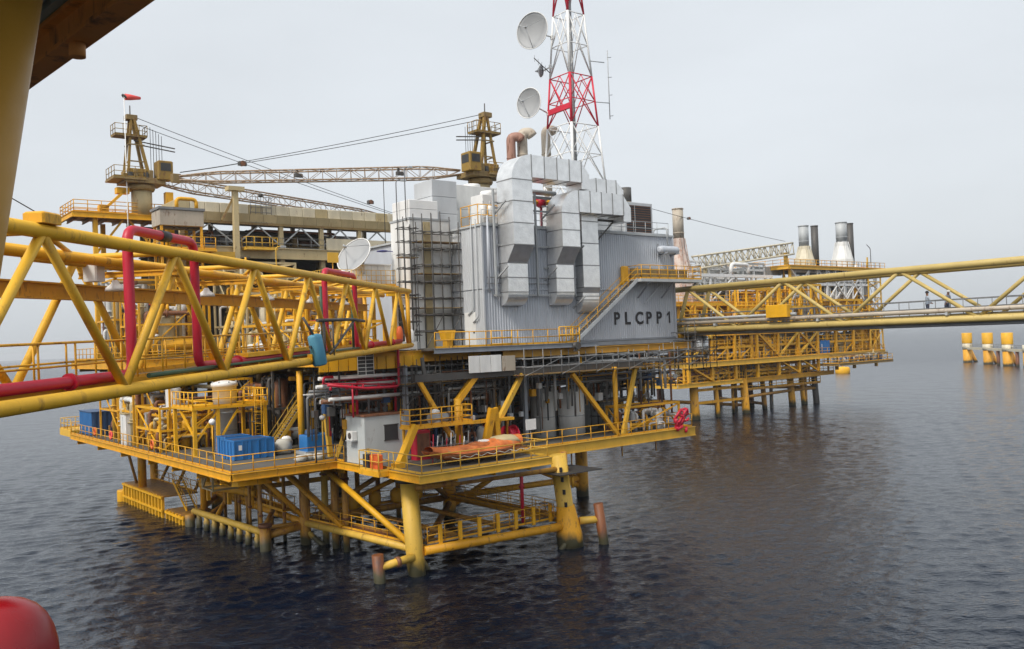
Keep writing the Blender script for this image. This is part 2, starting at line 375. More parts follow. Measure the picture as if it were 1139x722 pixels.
# ================================================================== THE SEA AND THE AIR
def make_sea():
    g = np.random.default_rng(3)
    fr = np.linspace(R(-42), R(42), 420); rest = np.linspace(R(42), R(318), 90)[1:-1]
    th = np.concatenate([fr, rest]); nr = 640
    rad = np.concatenate([[.01], np.geomspace(6, 22, 50)[:-1], np.geomspace(22, 420, 900)[:-1], np.geomspace(420, 9000, 120)])
    TT, RR = np.meshgrid(th, rad); X = RR*np.sin(TT); Y = RR*np.cos(TT); Z = np.zeros_like(X)
    dr = np.gradient(rad)[:, None]
    for i in range(72):
        lam = .45*(2.3/.45)**g.random() if i < 64 else 3 + 6*g.random(); a = R(-18) + g.normal()*R(42); k = 2*math.pi/lam
        amp = .0058*lam**.9 if i < 64 else .013; ph = k*(X*math.sin(a) + Y*math.cos(a)) + g.random()*6.28
        fade = np.clip((lam - 2.2*dr)/(lam*.6), 0, 1)
        j = i % 4
        if j == 0: gust = .55 + .45*np.sin(X*(.021+.004*g.random()) + Y*.013*g.normal() + 6*g.random())*np.cos(Y*(.03+.01*g.random()) + X*.011*g.normal() + 6*g.random())
        Z += amp*fade*gust*(np.sin(ph) + .22*np.cos(2*ph))
    n, m = X.shape
    vs = np.stack([X, Y, Z], -1).reshape(-1, 3)
    idx = np.arange(n*m).reshape(n, m); nx = np.roll(idx, -1, axis=1)
    fs = np.stack([idx[:-1], idx[1:], nx[1:], nx[:-1]], -1).reshape(-1, 4)
    me = bpy.data.meshes.new('sea'); me.vertices.add(len(vs)); me.vertices.foreach_set('co', vs.ravel())
    me.loops.add(fs.size); me.loops.foreach_set('vertex_index', fs.ravel()); me.polygons.add(len(fs))
    me.polygons.foreach_set('loop_start', np.arange(len(fs))*4); me.polygons.foreach_set('loop_total', np.full(len(fs), 4))
    me.polygons.foreach_set('use_smooth', np.ones(len(fs), bool)); me.update(calc_edges=True); me.validate()
    if me.polygons[len(fs)//2].normal.z < 0: me.flip_normals()
    o = bpy.data.objects.new('sea', me); sc.collection.objects.link(o); o['kind'] = 'structure'; o['label'] = 'dark rippled sea under and around the platforms'
    M = bpy.data.materials.new('seawater'); M.use_nodes = True; n = M.node_tree.nodes; l = M.node_tree.links; b = n['Principled BSDF']
    b.inputs['Base Color'].default_value = (.0008, .004, .0135, 1); b.inputs['Roughness'].default_value = .07; b.inputs['IOR'].default_value = 1.333; b.inputs['Specular Tint'].default_value = (.50, .78, 1, 1)
    tc = n.new('ShaderNodeTexCoord'); prev = None
    ln = n.new('ShaderNodeVectorMath'); ln.operation = 'LENGTH'; l.new(tc.outputs['Object'], ln.inputs[0])      # ripples finer than the mesh: they act as gloss
    rg = n.new('ShaderNodeMapRange'); rg.inputs['From Min'].default_value = 35; rg.inputs['From Max'].default_value = 420; rg.inputs['To Min'].default_value = .045; rg.inputs['To Max'].default_value = .24
    l.new(ln.outputs['Value'], rg.inputs['Value']); l.new(rg.outputs[0], b.inputs['Roughness'])
    for sx, sy, rz, dist, st, sc_ in ((.45, 1, 12, .10, .5, 2.4), (.55, 1, -24, .085, .65, 5.), (.6, 1, 8, .03, .6, 11.)):
        mp = n.new('ShaderNodeMapping'); mp.inputs['Scale'].default_value = (sx, sy, 1); mp.inputs['Rotation'].default_value = (0, 0, R(rz)); l.new(tc.outputs['Object'], mp.inputs[0])
        no = n.new('ShaderNodeTexNoise'); no.inputs['Scale'].default_value = sc_; no.inputs['Detail'].default_value = 3; no.inputs['Distortion'].default_value = .4; l.new(mp.outputs[0], no.inputs['Vector'])
        bp = n.new('ShaderNodeBump'); bp.inputs['Strength'].default_value = st; bp.inputs['Distance'].default_value = dist; l.new(no.outputs['Fac'], bp.inputs['Height'])
        if prev: l.new(prev.outputs[0], bp.inputs['Normal'])
        prev = bp
    l.new(prev.outputs[0], b.inputs['Normal']); me.materials.append(M)
make_sea()
hz = MB().box(-9500, -9500, -4, 9500, 9500, 62).build('haze', 'dark', None); hz['kind'] = 'stuff'; hz['label'] = 'pale even sea haze'
HM = bpy.data.materials.new('haze'); HM.use_nodes = True; HM.node_tree.nodes.clear()
pv = HM.node_tree.nodes.new('ShaderNodeVolumePrincipled'); pv.inputs['Color'].default_value = (.93, .96, 1, 1); pv.inputs['Density'].default_value = .0002; pv.inputs['Anisotropy'].default_value = .2
ho = HM.node_tree.nodes.new('ShaderNodeOutputMaterial'); HM.node_tree.links.new(pv.outputs[0], ho.inputs['Volume'])
hz.data.materials.clear(); hz.data.materials.append(HM)

# ================================================================== MAIN PLATFORM: JACKET
J = thing(PF, 'platform_jacket', 'yellow tubular steel jacket legs and braces standing in the sea below the lettered platform', 'jacket', (0, 0, 0))
def leg(x, y, r, m, dx=0, dy=0, zt=6.6, zb=-3.5): return T(J, 'leg', m, (x, y, zb), (x+dx, y+dy, zt), r, r*.95, 20)
l1 = leg(0, 0, .6, 'yellow_leg', -.15, .8)
LA(l1, 'collar', 'dark', (-.13, .7, 5.95), (0,0,1), [(.75,0),(.95,.1),(.95,.28),(.75,.4)], 20)
l2 = leg(12.35, -1.45, .62, 'yellow_leg', -.75, .75)
LA(l2, 'sleeve', 'yellow_jacket', (12.15, -1.2, -.5), (-.07,.07,1), [(.95,0),(.95,1.3),(.66,3.4)], 20)
for k, z in enumerate((2.9, 3.8, 4.7, 5.4)): f_ = (z+3.5)/10.1; BM(l2, 'draft_mark', 'blacktext', (12.35-.75*f_-.36, -1.45+.75*f_-.5, z), (12.35-.75*f_-.36, -1.45+.75*f_-.5, z+.34), .12, .2)
for x, y, r in ((-1.1, 14.4, .42), (-.6, 34.4, .55), (12.3, 14.5, .55), (12.3, 34, .55), (26.5, 13, .6), (26.5, 34, .6), (-2.6, 47, .4)): leg(x, y, r, 'rusty_yellow' if x < 0 and y < 20 else 'yellow_jacket')
def br(p, q, r, m='yellow_jacket'): return T(J, 'brace', m, p, q, r, n=12)
br((.4, 0, 1.5), (12, -1.2, 1.5), .3, 'yellow_jacket'); br((0, .4, 1.6), (-1.1, 14.2, 1.6), .26, 'yellow_leg')
br((-1.1, 14.5, 1.4), (-4.2, 14.9, 1.0), .3, 'rusty_yellow'); br((-1.1, 14.4, 1.6), (-.6, 34.4, 1.6), .28)
br((12.2, -1, 1.7), (12.3, 14.3, 1.7), .25); br((-1, 14.4, 1.7), (12.3, 14.5, 1.7), .28, 'rusty_yellow'); br((12.3, 14.5, 1.7), (26.5, 13, 1.7), .28)
br((0, 0, 1.2), (12.3, 14.5, 1.2), .25, 'rusty_yellow'); br((12.3, 34, 1.6), (-.6, 34.4, 1.6), .26); br((26.5, 13, 1.7), (26.5, 34, 1.7), .26)
br((-.2, .6, 1.9), (-1.6, 10.2, 6.3), .22, 'yellow_clean'); br((-1.2, 14.2, 2.0), (-4.6, 17.2, 6.3), .2, 'yellow_jacket')
br((-.6, 9.4, 1.9), (-3.0, 15.5, 6.3), .17, 'yellow_jacket'); br((-.3, 9.6, 1.9), (-2.6, 15.8, 6.3), .14, 'yellow_jacket')
br((12.3, 14.5, 1.6), (4, 8, 6.3), .22, 'rusty_yellow'); br((-1, 14.4, 1.6), (10, 14.5, 6.3), .2, 'rusty_yellow')
br((26.5, 13, .8), (14, 14.3, 6.2), .24); br((12.3, 14.5, .8), (24, 13.3, 6.2), .24)
br((.3, .3, 1.0), (2.4, 1.6, -1.6), .2, 'yellow_leg'); br((-1, 14.2, .9), (.4, 12.2, -1), .2, 'yellow_leg')
br((11.9, -1.6, .9), (10.6, -1.2, -.6), .2, 'rust_leg')
a = T(J, 'stub_arm', 'yellow_leg', (-.4, .05, 1.25), (-2.6, .35, .95), .26, n=12); T(a, 'clamp', 'rust', (-1.6, .2, 1.09), (-1.35, .17, 1.12), .34, n=12)
T(J, 'stub_pile', 'rust_leg', (-2.6, .4, -2), (-2.8, .45, 1.75), .37, .37, 14)
a = T(J, 'stub_arm', 'yellow_leg', (12.7, -1.55, 1.75), (14.1, -2.3, 1.75), .28, n=12)
T(J, 'stub_pile', 'rust_leg', (14.35, -2.6, -2), (13.95, -2.25, 2.9), .36, .36, 14)
# walkways on the braces
wk = BX(J, 'walkway', 'grating', .7, .05, 1.80, 12.0, .95, 1.86)
rail(J, [(.75, .1, 1.85), (11.6, -.02, 1.85)], 'yellow', 1.1, 1.4, .035); rail(J, [(.75, .9, 1.85), (11.6, .9, 1.85)], 'rusty_yellow', 1.1, 1.6, .03)
for k in range(7): MB().box(1.6+k*1.6, -.02, 1.7, 1.86+k*1.6, .12, 3.0).build('bracket_post', 'yellow_clean', J)
MB().beam((.5, .8, 1.85), (-.6, 13.9, 1.85), .9, .06).build('walkway', 'rust', J); rail(J, [(.1, .8, 1.88), (-1.0, 13.9, 1.88)], 'yellow', 1.0, 1.5, .028); rail(J, [(.95, .8, 1.88), (-.1, 13.9, 1.88)], 'rusty_yellow', 1.0, 1.5, .028)
MB().beam((12.0, .5, 1.95), (12.0, 14, 1.95), .9, .08).build('walkway', 'rusty_yellow', J); rail(J, [(11.6, .5, 1.98), (11.6, 14, 1.98)], 'yellow', 1.0, 1.5, .03); rail(J, [(12.5, .5, 1.98), (12.5, 14, 1.98)], 'yellow', 1.0, 1.5, .03)
MB().beam((0, 15.4, 1.95), (11.5, 15.4, 1.95), 1.0, .08).build('walkway', 'rusty_yellow', J); rail(J, [(0, 14.9, 1.98), (11.5, 14.9, 1.98)], 'yellow', 1.0, 1.5, .03)
MB().beam((-1.7, 16, 2.4), (-1.4, 33.5, 2.4), 1.0, .08).build('walkway', 'yellow', J); rail(J, [(-2.2, 16, 2.43), (-1.9, 33.5, 2.43)], 'yellow', 1.0, 1.6, .035); rail(J, [(-1.2, 16, 2.43), (-.9, 33.5, 2.43)], 'yellow', 1.0, 1.6, .035)
for (a, b, r_, m_) in (((-4.3, 15.2, 1.1), (-1.1, 20, 2.2), .2, 'rusty_yellow'), ((-4.6, 24, 1.1), (-1, 30, 2.2), .2, 'yellow_jacket'), ((-.6, 34.4, 1.4), (-4.8, 29, .6), .24, 'rusty_yellow'), ((-1.1, 14.4, 5.6), (-.6, 34, 1.9), .22, 'yellow_jacket'), ((-.6, 34.4, 5.8), (-1.1, 16, 2.2), .2, 'rusty_yellow'),
        ((0, .2, 5.6), (12.2, -1, 5.6), .2, 'rusty_yellow'), ((4, 14.5, 1.7), (4, .2, 1.7), .18, 'rusty_yellow'), ((8, 14.5, 1.7), (8, 0, 1.7), .18, 'rusty_yellow'), ((12.3, 14.5, 5.4), (0, 14.5, 1.9), .2, 'yellow_jacket')): br(a, b, r_, m_)
for k in range(5): T(J, 'guide_pipe', 'rusty_yellow', (2.2+k*1.9, 15.6, -2), (2.2+k*1.9, 15.6, 6.6), .2, n=10)
for k in range(4): LA(J, 'valve_body', 'yellow', (3+k*2, 14.4, 2.0), (0,0,1), [(.3,0),(.5,.2),(.5,.9),(.2,1.2)], 10)
T(J, 'header_pipe', 'yellow', (-3.7, 29.5, 3.3), (-2.3, 20.5, 3.3), .34, n=12); rail(J, [(-4.1, 29.5, 3.6), (-2.8, 20.5, 3.6)], 'yellow', 1.1, 1.1, .04)
for y in (28.5, 25, 21.5): BM(J, 'header_post', 'yellow_clean', (-3.5+(28.5-y)*.15, y, 2.0), (-3.5+(28.5-y)*.15, y, 6.5), .3, .3)
for a, b in (((-5.2, 25, 3.6), (-5.2, 25, 6.4)), ((-5.2, 22.6, 3.6), (-5.2, 22.6, 6.4)), ((-5.2, 25, 3.7), (-5.2, 22.6, 3.7)), ((-5.2, 25, 5.0), (-5.2, 22.6, 5.0)), ((-5.2, 25, 3.7), (-5.2, 22.6, 6.3)), ((-5.2, 25, 3.7), (-3.4, 25, 3.7)), ((-5.2, 22.6, 3.7), (-3, 22.6, 3.7))): BM(J, 'access_cage_bar', 'tan', a, b, .14, .14)
for k in range(6): T(J, 'conductor_pipe', 'rusty_yellow', (-2.6+.15*k, 27-2.1*k, -2), (-2.6+.15*k, 27-2.1*k, 6.6), .15, n=8)
# sea-water caissons, risers
def riser(label, x, y, r, m, z0=-3, z1=6.8, name='riser_pipe', cat='pipe'):
    t = thing(PF, name, label, cat, (x, y, 0)); T(t, 'pipe', m, (x, y, z0), (x, y, z1), r, n=12)
    for z in (2.3, 5.2): T(t, 'clamp', 'rust', (x, y, z), (x, y, z+.16), r*1.35, n=12)
    return t
riser('stained caisson pipe below the deck, nearer the front leg of the slim pair', -.1, 9.7, .24, 'rusty_yellow')
riser('thicker rusty caisson pipe just left of the slim one under the deck', -.2, 11.2, .27, 'rusty_yellow')
riser('pale caisson pipe half hidden behind the rusty jacket leg', .1, 13.4, .26, 'yellow_leg')
riser('tall ochre caisson beside the right front leg, dipping into the sea', 13.4, .7, .28, 'rusty_yellow', z1=6.5)
for i, (x, y) in enumerate(((-3.4, 17.5), (-3.1, 20.3), (-2.7, 23.5), (-4.0, 15.9))):
    riser(['slim hanging pipe behind the fender bar, nearest the end pile', 'slim hanging pipe behind the fender bar, second from the end pile', 'slim hanging pipe behind the fender bar, farthest from the end pile', 'thin pipe dropping right behind the fender end pile'][i], x, y, .13, 'rusty_yellow', z0=.2 if i == 2 else -2)
t = thing(PF, 'firewater_riser', 'thin red pipe dropping from the lifeboat deck to the sea level walkway', 'pipe', (9.2, .6, 1.9)); T(t, 'pipe', 'red', (9.2, .6, 1.88), (9.2, .6, 6.7), .13, n=10)
for z in (2.2, 4.4): T(t, 'flange', 'red', (9.2, .6, z), (9.2, .6, z+.1), .22, n=10)
# fender bar
t = thing(PF, 'fender_bar', 'pale yellow horizontal fender bar carried on eight short posts at the waterline', 'fender', (-4.5, 21, 0))
T(t, 'top_bar', 'yellow_leg', (-4.8, 28.5, 1.25), (-4.2, 14.8, 1.25), .27, n=12)
for k in range(8):
    y = 27.4 - k*1.62; x = -4.2 - (y-14.8)*.6/13.7
    p = T(t, 'fender_post', 'yellow_leg', (x, y, -1.5), (x, y, 1.2), .2, n=10); T(p, 'fender_sleeve', 'yellow_leg', (x, y, -.3), (x, y, .75), .26, n=10)
for k in range(2): T(t, 'strut', 'rusty_yellow', (-4.4, 17+k*9, 1.2), (-1.1, 15+k*15, 1.5), .18)
T(t, 'end_pile', 'rusty_yellow', (-4.2, 14.7, -2), (-4.2, 14.7, 1.7), .42, n=14); T(t, 'pile_cap', 'rust', (-4.2, 14.7, 1.7), (-4.2, 14.7, 1.95), .5, n=14)
# boat landing
t = thing(PF, 'boat_landing', 'bright yellow ribbed boat landing at the waterline, far left of the platform', 'boat landing', (-5, 39, 0))
BX(t, 'platform_plate', 'rusty_yellow', -5.6, 34.2, 1.86, -2.5, 47, 1.98)
rib = MB().box(-5.75, 34.3, -.8, -5.5, 34.55, 1.95).build('rib', 'yellow_clean', t); rep(rib, [(0, .95*k, 0) for k in range(1, 14)])
for z in (.55, 1.75): BX(t, 'rubbing_strip', 'yellow_clean', -5.82, 34.2, z, -5.7, 47.0, z+.2)
BX(t, 'lower_platform', 'rusty_yellow', -5.4, 29.0, .72, -2.5, 34.0, .84)
rib = MB().box(-5.55, 29.2, -.8, -5.3, 29.45, .8).build('rib', 'yellow_clean', t); rep(rib, [(0, .9*k, 0) for k in range(1, 6)])
BX(t, 'rubbing_strip', 'yellow_clean', -5.62, 29.0, .5, -5.5, 34.0, .7)
stair(t, (-4.0, 31.4, .8), (-4.0, 35.2, 3.2), .9, 'yellow_clean', (1,0,0))
LA(t, 'corner_fender', 'yellow_clean', (-5.6, 47.6, -1), (0,0,1), [(.5,0),(.55,.1),(.55,2.0),(.5,2.15)], 16); BM(t, 'corner_tie', 'yellow_clean', (-5.6, 47.6, .5), (-5.2, 46.8, .5), .3, .3)
T(t, 'corner_pile', 'rusty_yellow', (-5.1, 28.7, -1.5), (-5.1, 28.7, 1.0), .42, n=14); BM(t, 'corner_tie', 'rusty_yellow', (-5.1, 28.7, .5), (-4.6, 29.2, .5), .3, .3)
for y in (35, 40, 45): T(t, 'support_strut', 'rusty_yellow', (-2.6, y, 1.8), (-1.2, y-3, 6.6), .15)
rail(t, [(-2.6, 34.2, 1.98), (-2.6, 47, 1.98)], 'yellow', 1.0, 1.6, .035)
T(t, 'access_post', 'rusty_yellow', (-4.9, 45, 1.98), (-6, 45, 6.7), .14); T(t, 'support_post', 'yellow_jacket', (-5.2, 42, 1.98), (-5.2, 42, 6.8), .4, n=14); T(t, 'support_post', 'yellow_jacket', (-3.4, 30, .8), (-3.4, 30, 6.8), .3, n=14)

# ================================================================== LOWER DECK (z = 7)
D = thing(PF, 'lower_deck', 'yellow edged lower deck just above the legs, with handrails all round', 'deck', (5, 10, 6.5))
BX(D, 'deck_plate', 'plate', -9.3, 7.6, 6.86, 30, 52, 7.0); BX(D, 'deck_plate', 'plate', -1.7, -3.3, 6.852, 8.6, 7.596, 6.992); BX(D, 'deck_plate', 'plate', 8.604, 1.0, 6.86, 28.6, 7.596, 7.0)
def edge(p, q, m='yellow', h=.5, w=.22, z=6.72): return IB(D, 'edge_beam', m, (p[0], p[1], z), (q[0], q[1], z), w, h, .05)
edge((-9.4, 7.5), (-9.4, 52), 'yellow'); edge((-9.3, 7.45), (-1.8, 7.45), 'yellow'); edge((-1.8, 7.4), (-1.8, -3.3), 'yellow'); edge((-1.9, -3.4), (8.7, -3.4), 'yellow_pale')
edge((8.72, -3.3), (8.72, .9), 'yellow'); edge((8.85, .9), (28.7, .9), 'yellow_pale', .75, z=6.62); edge((28.72, 1), (28.72, 7.6), 'yellow_pale', .7, z=6.6); edge((30.1, 7.7), (30.1, 52), 'yellow')
for y in (10, 14.5, 20, 26, 34, 42, 50): IB(D, 'girder', 'yellow', (-9.2, y, 6.42), (29.9, y, 6.42), .25, .85, .06)
for x in (-6, -1.1, 5, 12.3, 19, 26.5): IB(D, 'girder', 'yellow', (x, 7.7, 6.40), (x, 51.9, 6.40), .22, .8, .055)
for x in (1, 4, 7): IB(D, 'girder', 'yellow', (x, -3.2, 6.55), (x, 7.5, 6.55), .18, .55)
for x in (12.2, 16, 20, 24, 27.6): IB(D, 'girder', 'tan_dark', (x, 1.1, 6.5), (x, 7.5, 6.5), .18, .65)
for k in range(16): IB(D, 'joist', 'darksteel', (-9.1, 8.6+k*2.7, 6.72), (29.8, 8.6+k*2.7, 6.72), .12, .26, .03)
BX(D, 'boat_trough', 'siding', 1.5, -2.6, 6.1, 9.3, -1.2, 6.8)
rail(D, [(-9.3, 52, 7), (-9.3, 7.65, 7), (-1.85, 7.65, 7)], 'yellow', 1.1, 1.5, .036); rail(D, [(-1.75, 7.5, 7), (-1.75, 6.5, 7)], 'yellow', 1.1, 1.2, .03)
rail(D, [(-1.6, 3.4, 7), (-1.6, -3.2, 7), (8.5, -3.2, 7), (8.5, .8, 7)], 'yellow_pale', 1.1, 1.55, .036)
rail(D, [(9.2, 1.05, 7), (28.5, 1.05, 7), (28.5, 7.4, 7)], 'yellow', 1.1, 1.5, .032)
b = BX(D, 'bay_floor', 'yellow', -2.6, .3, 6.6, -1.7, 2.9, 6.95); rail(D, [(-1.8, .35, 6.95), (-2.55, .35, 6.95), (-2.55, 2.85, 6.95), (-1.8, 2.85, 6.95)], 'yellow_pale', 1.2, .9, .034)
BM(D, 'corner_bracket', 'yellow_clean', (-9.0, 7.9, 6.3), (-6.0, 9.5, 6.0), .5, .45)
for x in (2.5, 6.0): BM(D, 'knee_brace', 'yellow_jacket', (x, -2.6, 6.35), (x, 2, 5.6), .2, .2)
# ledge at the far left end of the deck, a step lower
BX(D, 'end_ledge', 'yellow_pale', -9.4, 52.1, 6.6, -2, 57, 7.3); rail(D, [(-9.3, 52.2, 7.3), (-9.3, 56.9, 7.3), (-2, 56.9, 7.3)], 'yellow_pale', 1.1, 1.4, .04)
# hanging stagings under the right end
for i, x in enumerate((13.6, 15.0, 20.5, 24.5)):
    t = thing(PF, 'hanger_rod', ['hanger rod with dark staging beside the numbered leg', 'second rusty hanger rod right of the numbered leg', 'short hanger rod below the middle of the right deck', 'short hanger rod near the red bundle'][i], 'rod', (x, 1.6, 6.2))
    T(t, 'rod', 'rusty_yellow', (x, 1.6, 6.25), (x, 1.6, 3.6 if i < 2 else 5.3), .06, n=6)
    if i < 2: T(t, 'rod_end', 'yellow', (x, 1.6, 3.5), (x, 1.6, 4.3), .11, n=6)
t = thing(PF, 'hanging_staging', 'dark square mesh staging hung round the numbered leg', 'staging', (12.4, -.6, 5.4))
BX(t, 'staging_floor', 'dark', 10.4, -2.2, 5.3, 14.6, 1.2, 5.36)
for x, y in ((10.5, 1.1), (14.5, 1.1)): T(t, 'hanger', 'darksteel', (x, y, 5.3), (x, y, 6.9), .02, n=4)

# ================================================================== MAIN DECK (z = 14.6), columns, bracing
U = thing(PF, 'main_deck', 'upper main deck carrying the grey building, yellow edge beam and grey fascia', 'deck', (5, 10, 14))
BX(U, 'deck_plate', 'plate', 2.6, 4.0, 14.46, 31, 52, 14.6); BX(U, 'deck_plate', 'plate', -9.0, 28.4, 14.452, 2.596, 52, 14.592); BX(U, 'deck_plate', 'plate', -1.6, 12, 14.452, 2.596, 28.396, 14.592); BX(U, 'deck_plate', 'plate', 3.2, 2.2, 14.452, 18.6, 3.996, 14.592); BX(U, 'deck_plate', 'plate', -4.6, 4.2, 14.44, 2.596, 11.99, 14.584)
IB(U, 'fascia_beam', 'greybeam', (3.1, 2.05, 14.42), (18.7, 2.05, 14.42), .2, .36); BX(U, 'fascia_plate', 'greybeam', 18.72, 3.7, 14.25, 31, 3.9, 14.56)
IB(U, 'edge_beam', 'ochre', (9.5, 2.6, 13.95), (30.6, 2.6, 13.95), .3, .55, .06); IB(U, 'edge_beam', 'yellow', (-4.8, 4.0, 14.1), (9.4, 4.0, 14.1), .25, .8, .06)
IB(U, 'edge_beam', 'yellow', (-9.1, 28.4, 14.1), (-9.1, 52, 14.1), .25, .8, .06); IB(U, 'edge_beam', 'yellow', (-9, 28.3, 14.1), (-1.7, 28.3, 14.1), .25, .8, .06); IB(U, 'edge_beam', 'yellow', (-1.72, 12, 14.1), (-1.72, 28.2, 14.1), .25, .8, .06); IB(U, 'edge_beam', 'yellow', (-4.75, 4.2, 14.1), (-4.75, 11.8, 14.1), .25, .8, .06)
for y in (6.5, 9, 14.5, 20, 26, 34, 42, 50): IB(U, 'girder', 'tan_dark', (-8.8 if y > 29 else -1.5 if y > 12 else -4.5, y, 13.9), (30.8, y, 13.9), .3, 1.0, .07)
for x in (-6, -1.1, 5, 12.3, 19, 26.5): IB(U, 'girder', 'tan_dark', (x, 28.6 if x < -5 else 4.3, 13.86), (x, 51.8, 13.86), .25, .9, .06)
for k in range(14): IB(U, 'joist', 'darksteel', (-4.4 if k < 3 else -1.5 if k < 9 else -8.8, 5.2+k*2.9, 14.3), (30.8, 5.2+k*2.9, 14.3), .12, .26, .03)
for x, y in ((-1.1, 14.5), (-1.1, 34), (5.2, 2.5), (12.3, 14.5), (12.3, 34), (26.5, 14), (26.5, 34), (-6, 30), (-6, 48), (20.4, 2.0), (30, 8)):
    c = T(U, 'column', 'yellow', (x, y, 7.0), (x, y, 13.9 if x not in (5.2, 20.4) else 11.0 if x == 5.2 else 12.5), .26 if x not in (20.4,) else .2, n=14)
BM(U, 'column_arm', 'yellow', (5.2, 2.5, 10.8), (7.3, 2.5, 13.0), .4, .4); BM(U, 'brace', 'yellow_pale', (10.9, 2.2, 12.4), (6.8, 1.9, 7.05), .34, .34); BM(U, 'brace', 'yellow', (2.0, 2.4, 12.4), (4.4, 2.3, 8.4), .28, .28)
BM(U, 'brace', 'yellow', (15.4, 1.6, 12.2), (20.1, 1.6, 7.05), .3, .3); BM(U, 'brace', 'yellow_pale', (22.4, 1.6, 12.3), (20.7, 1.6, 7.05), .28, .28)
BM(U, 'header_beam', 'darksteel', (1.6, 2.4, 12.6), (24, 2.4, 12.6), .35, .5)
for x in (2.5, 7.4, 15.2, 22.6, 29): BM(U, 'hanger_post', 'darksteel', (x, 2.5, 12.6), (x, 2.7, 14.0), .2, .2)
BM(U, 'long_brace', 'yellow_pale', (-1.2, 9.6, 7.05), (-1.8, 9.6, 14.0), .32, .32); BM(U, 'long_brace', 'yellow_pale', (-1.0, 9.0, 7.05), (.8, 7.4, 13.8), .26, .26)
BM(U, 'grey_column', 'greybeam', (1.6, 3.6, 7.05), (1.6, 3.6, 13.5), .3, .3); BM(U, 'grey_column', 'greybeam', (12.5, 3.9, 7.05), (12.5, 3.9, 13.5), .3, .3)
rail(U, [(3.3, 2.25, 14.6), (16.6, 2.25, 14.6)], 'yellow', 1.1, 1.5, .036); rail(U, [(-8.9, 51, 14.6), (-8.9, 28.5, 14.6), (-1.5, 28.5, 14.6), (-1.5, 12.2, 14.6)], 'yellow', 1.1, 1.5, .036)
gate = MB(); 
for a in (8.1, 10.0): gate.tube((a, 2.1, 14.6), (a, 2.1, 15.75), .045, n=6)
for z in (14.75, 15.2, 15.7): gate.tube((8.1, 2.1, z), (10, 2.1, z), .035, n=6)
gate.build('rail_gate', 'yellow_clean', U)
for k in range(11): BX(U, 'skirt_plate', 'yellow_clean', -4.7+k*.72, 3.84, 13.35, -4.05+k*.72, 3.9, 14.2)
# mezzanine staging between the decks
def scaffold(label, x0, x1, y0, y1, z0, z1, nx, ny, dz, boards=(), m='galv', r=.035, skew=True, seed=1):
    rs = random.Random(seed); t = thing(PF, 'scaffold', label, 'scaffold', ((x0+x1)/2, (y0+y1)/2, z0))
    xs = [x0 + (x1-x0)*i/nx for i in range(nx+1)]; ys = [y0 + (y1-y0)*i/ny for i in range(ny+1)]
    for x in xs:
        for y in ys: e = rs.uniform(0, .8); T(t, 'standard', m, (x, y, z0 - (rs.uniform(0, .5) if skew else 0)), (x, y, z1+e), r, n=5)
    z = z0 + dz
    while z <= z1 + .01:
        for y in ys: T(t, 'ledger', m, (x0-.2, y, z), (x1+.25, y, z), r*.9, n=5)
        for x in xs: T(t, 'transom', m, (x, y0-.15, z+.08), (x, y1+.15, z+.08), r*.9, n=5)
        z += dz
    for k in range(nx): T(t, 'cross_brace', m, (xs[k], y0-.05, z0 + dz*(k % 2)), (xs[k+1], y0-.05, z0 + dz*(k % 2 + 1)), r*.8, n=5)
    for zb in boards:
        w = (y1-y0)/3
        for k in range(3): BX(t, 'board', 'rust' if k == 1 else 'tan_dark', x0-.2, y0 + w*k + .03, zb, x1+.2, y0 + w*(k+1) - .03, zb+.06)
    return t
scaffold('grey tube scaffold slung along the front below the lettered building', 10.2, 30.2, 1.0, 2.2, 12.3, 13.6, 11, 1, .62, boards=(12.34,), seed=2)
scaffold('dense scaffold hung under the main deck near the bridge landing', 1.2, 9.9, 2.9, 3.5, 10.8, 13.4, 9, 1, .65, boards=(12.2,), m='darksteel', seed=3)
t = thing(PF, 'white_sheeting', 'white panels tied to the scaffold under the main deck handrail', 'sheeting', (6.4, .9, 13.2))
for k in range(3): BB(t, 'panel', 'white', 5.9+k*.98, 1.9, 12.75, 6.84+k*.98, 1.96, 13.95, c=.01)
BB(t, 'frame_board', 'beigepipe', 8.9, 1.9, 12.75, 10.1, 1.98, 13.85, c=.01); BM(t, 'tie_bar', 'galv', (5.7, 2.0, 13.4), (10.3, 2.0, 13.4), .06, .06)
scaffold('tall scaffold tower against the white wall left of the grey building', 5.4, 8.7, 6.6, 7.8, 14.6, 24.2, 4, 1, 1.25, boards=(17.6, 20.2, 22.6), m='darksteel', r=.045, seed=5)
scaffold('narrow scaffold climbing the edge of the white shaft', 4.0, 5.1, 7.0, 7.8, 14.6, 23.8, 2, 1, 1.0, boards=(18.4, 21.4), m='darksteel', r=.04, seed=6)
scaffold('dark scaffold staging right of the tanks, below the right bridge', 29.6, 33.4, 2.0, 4.4, 12.2, 15.4, 4, 2, .7, boards=(12.25, 13.3), m='darksteel', seed=8)
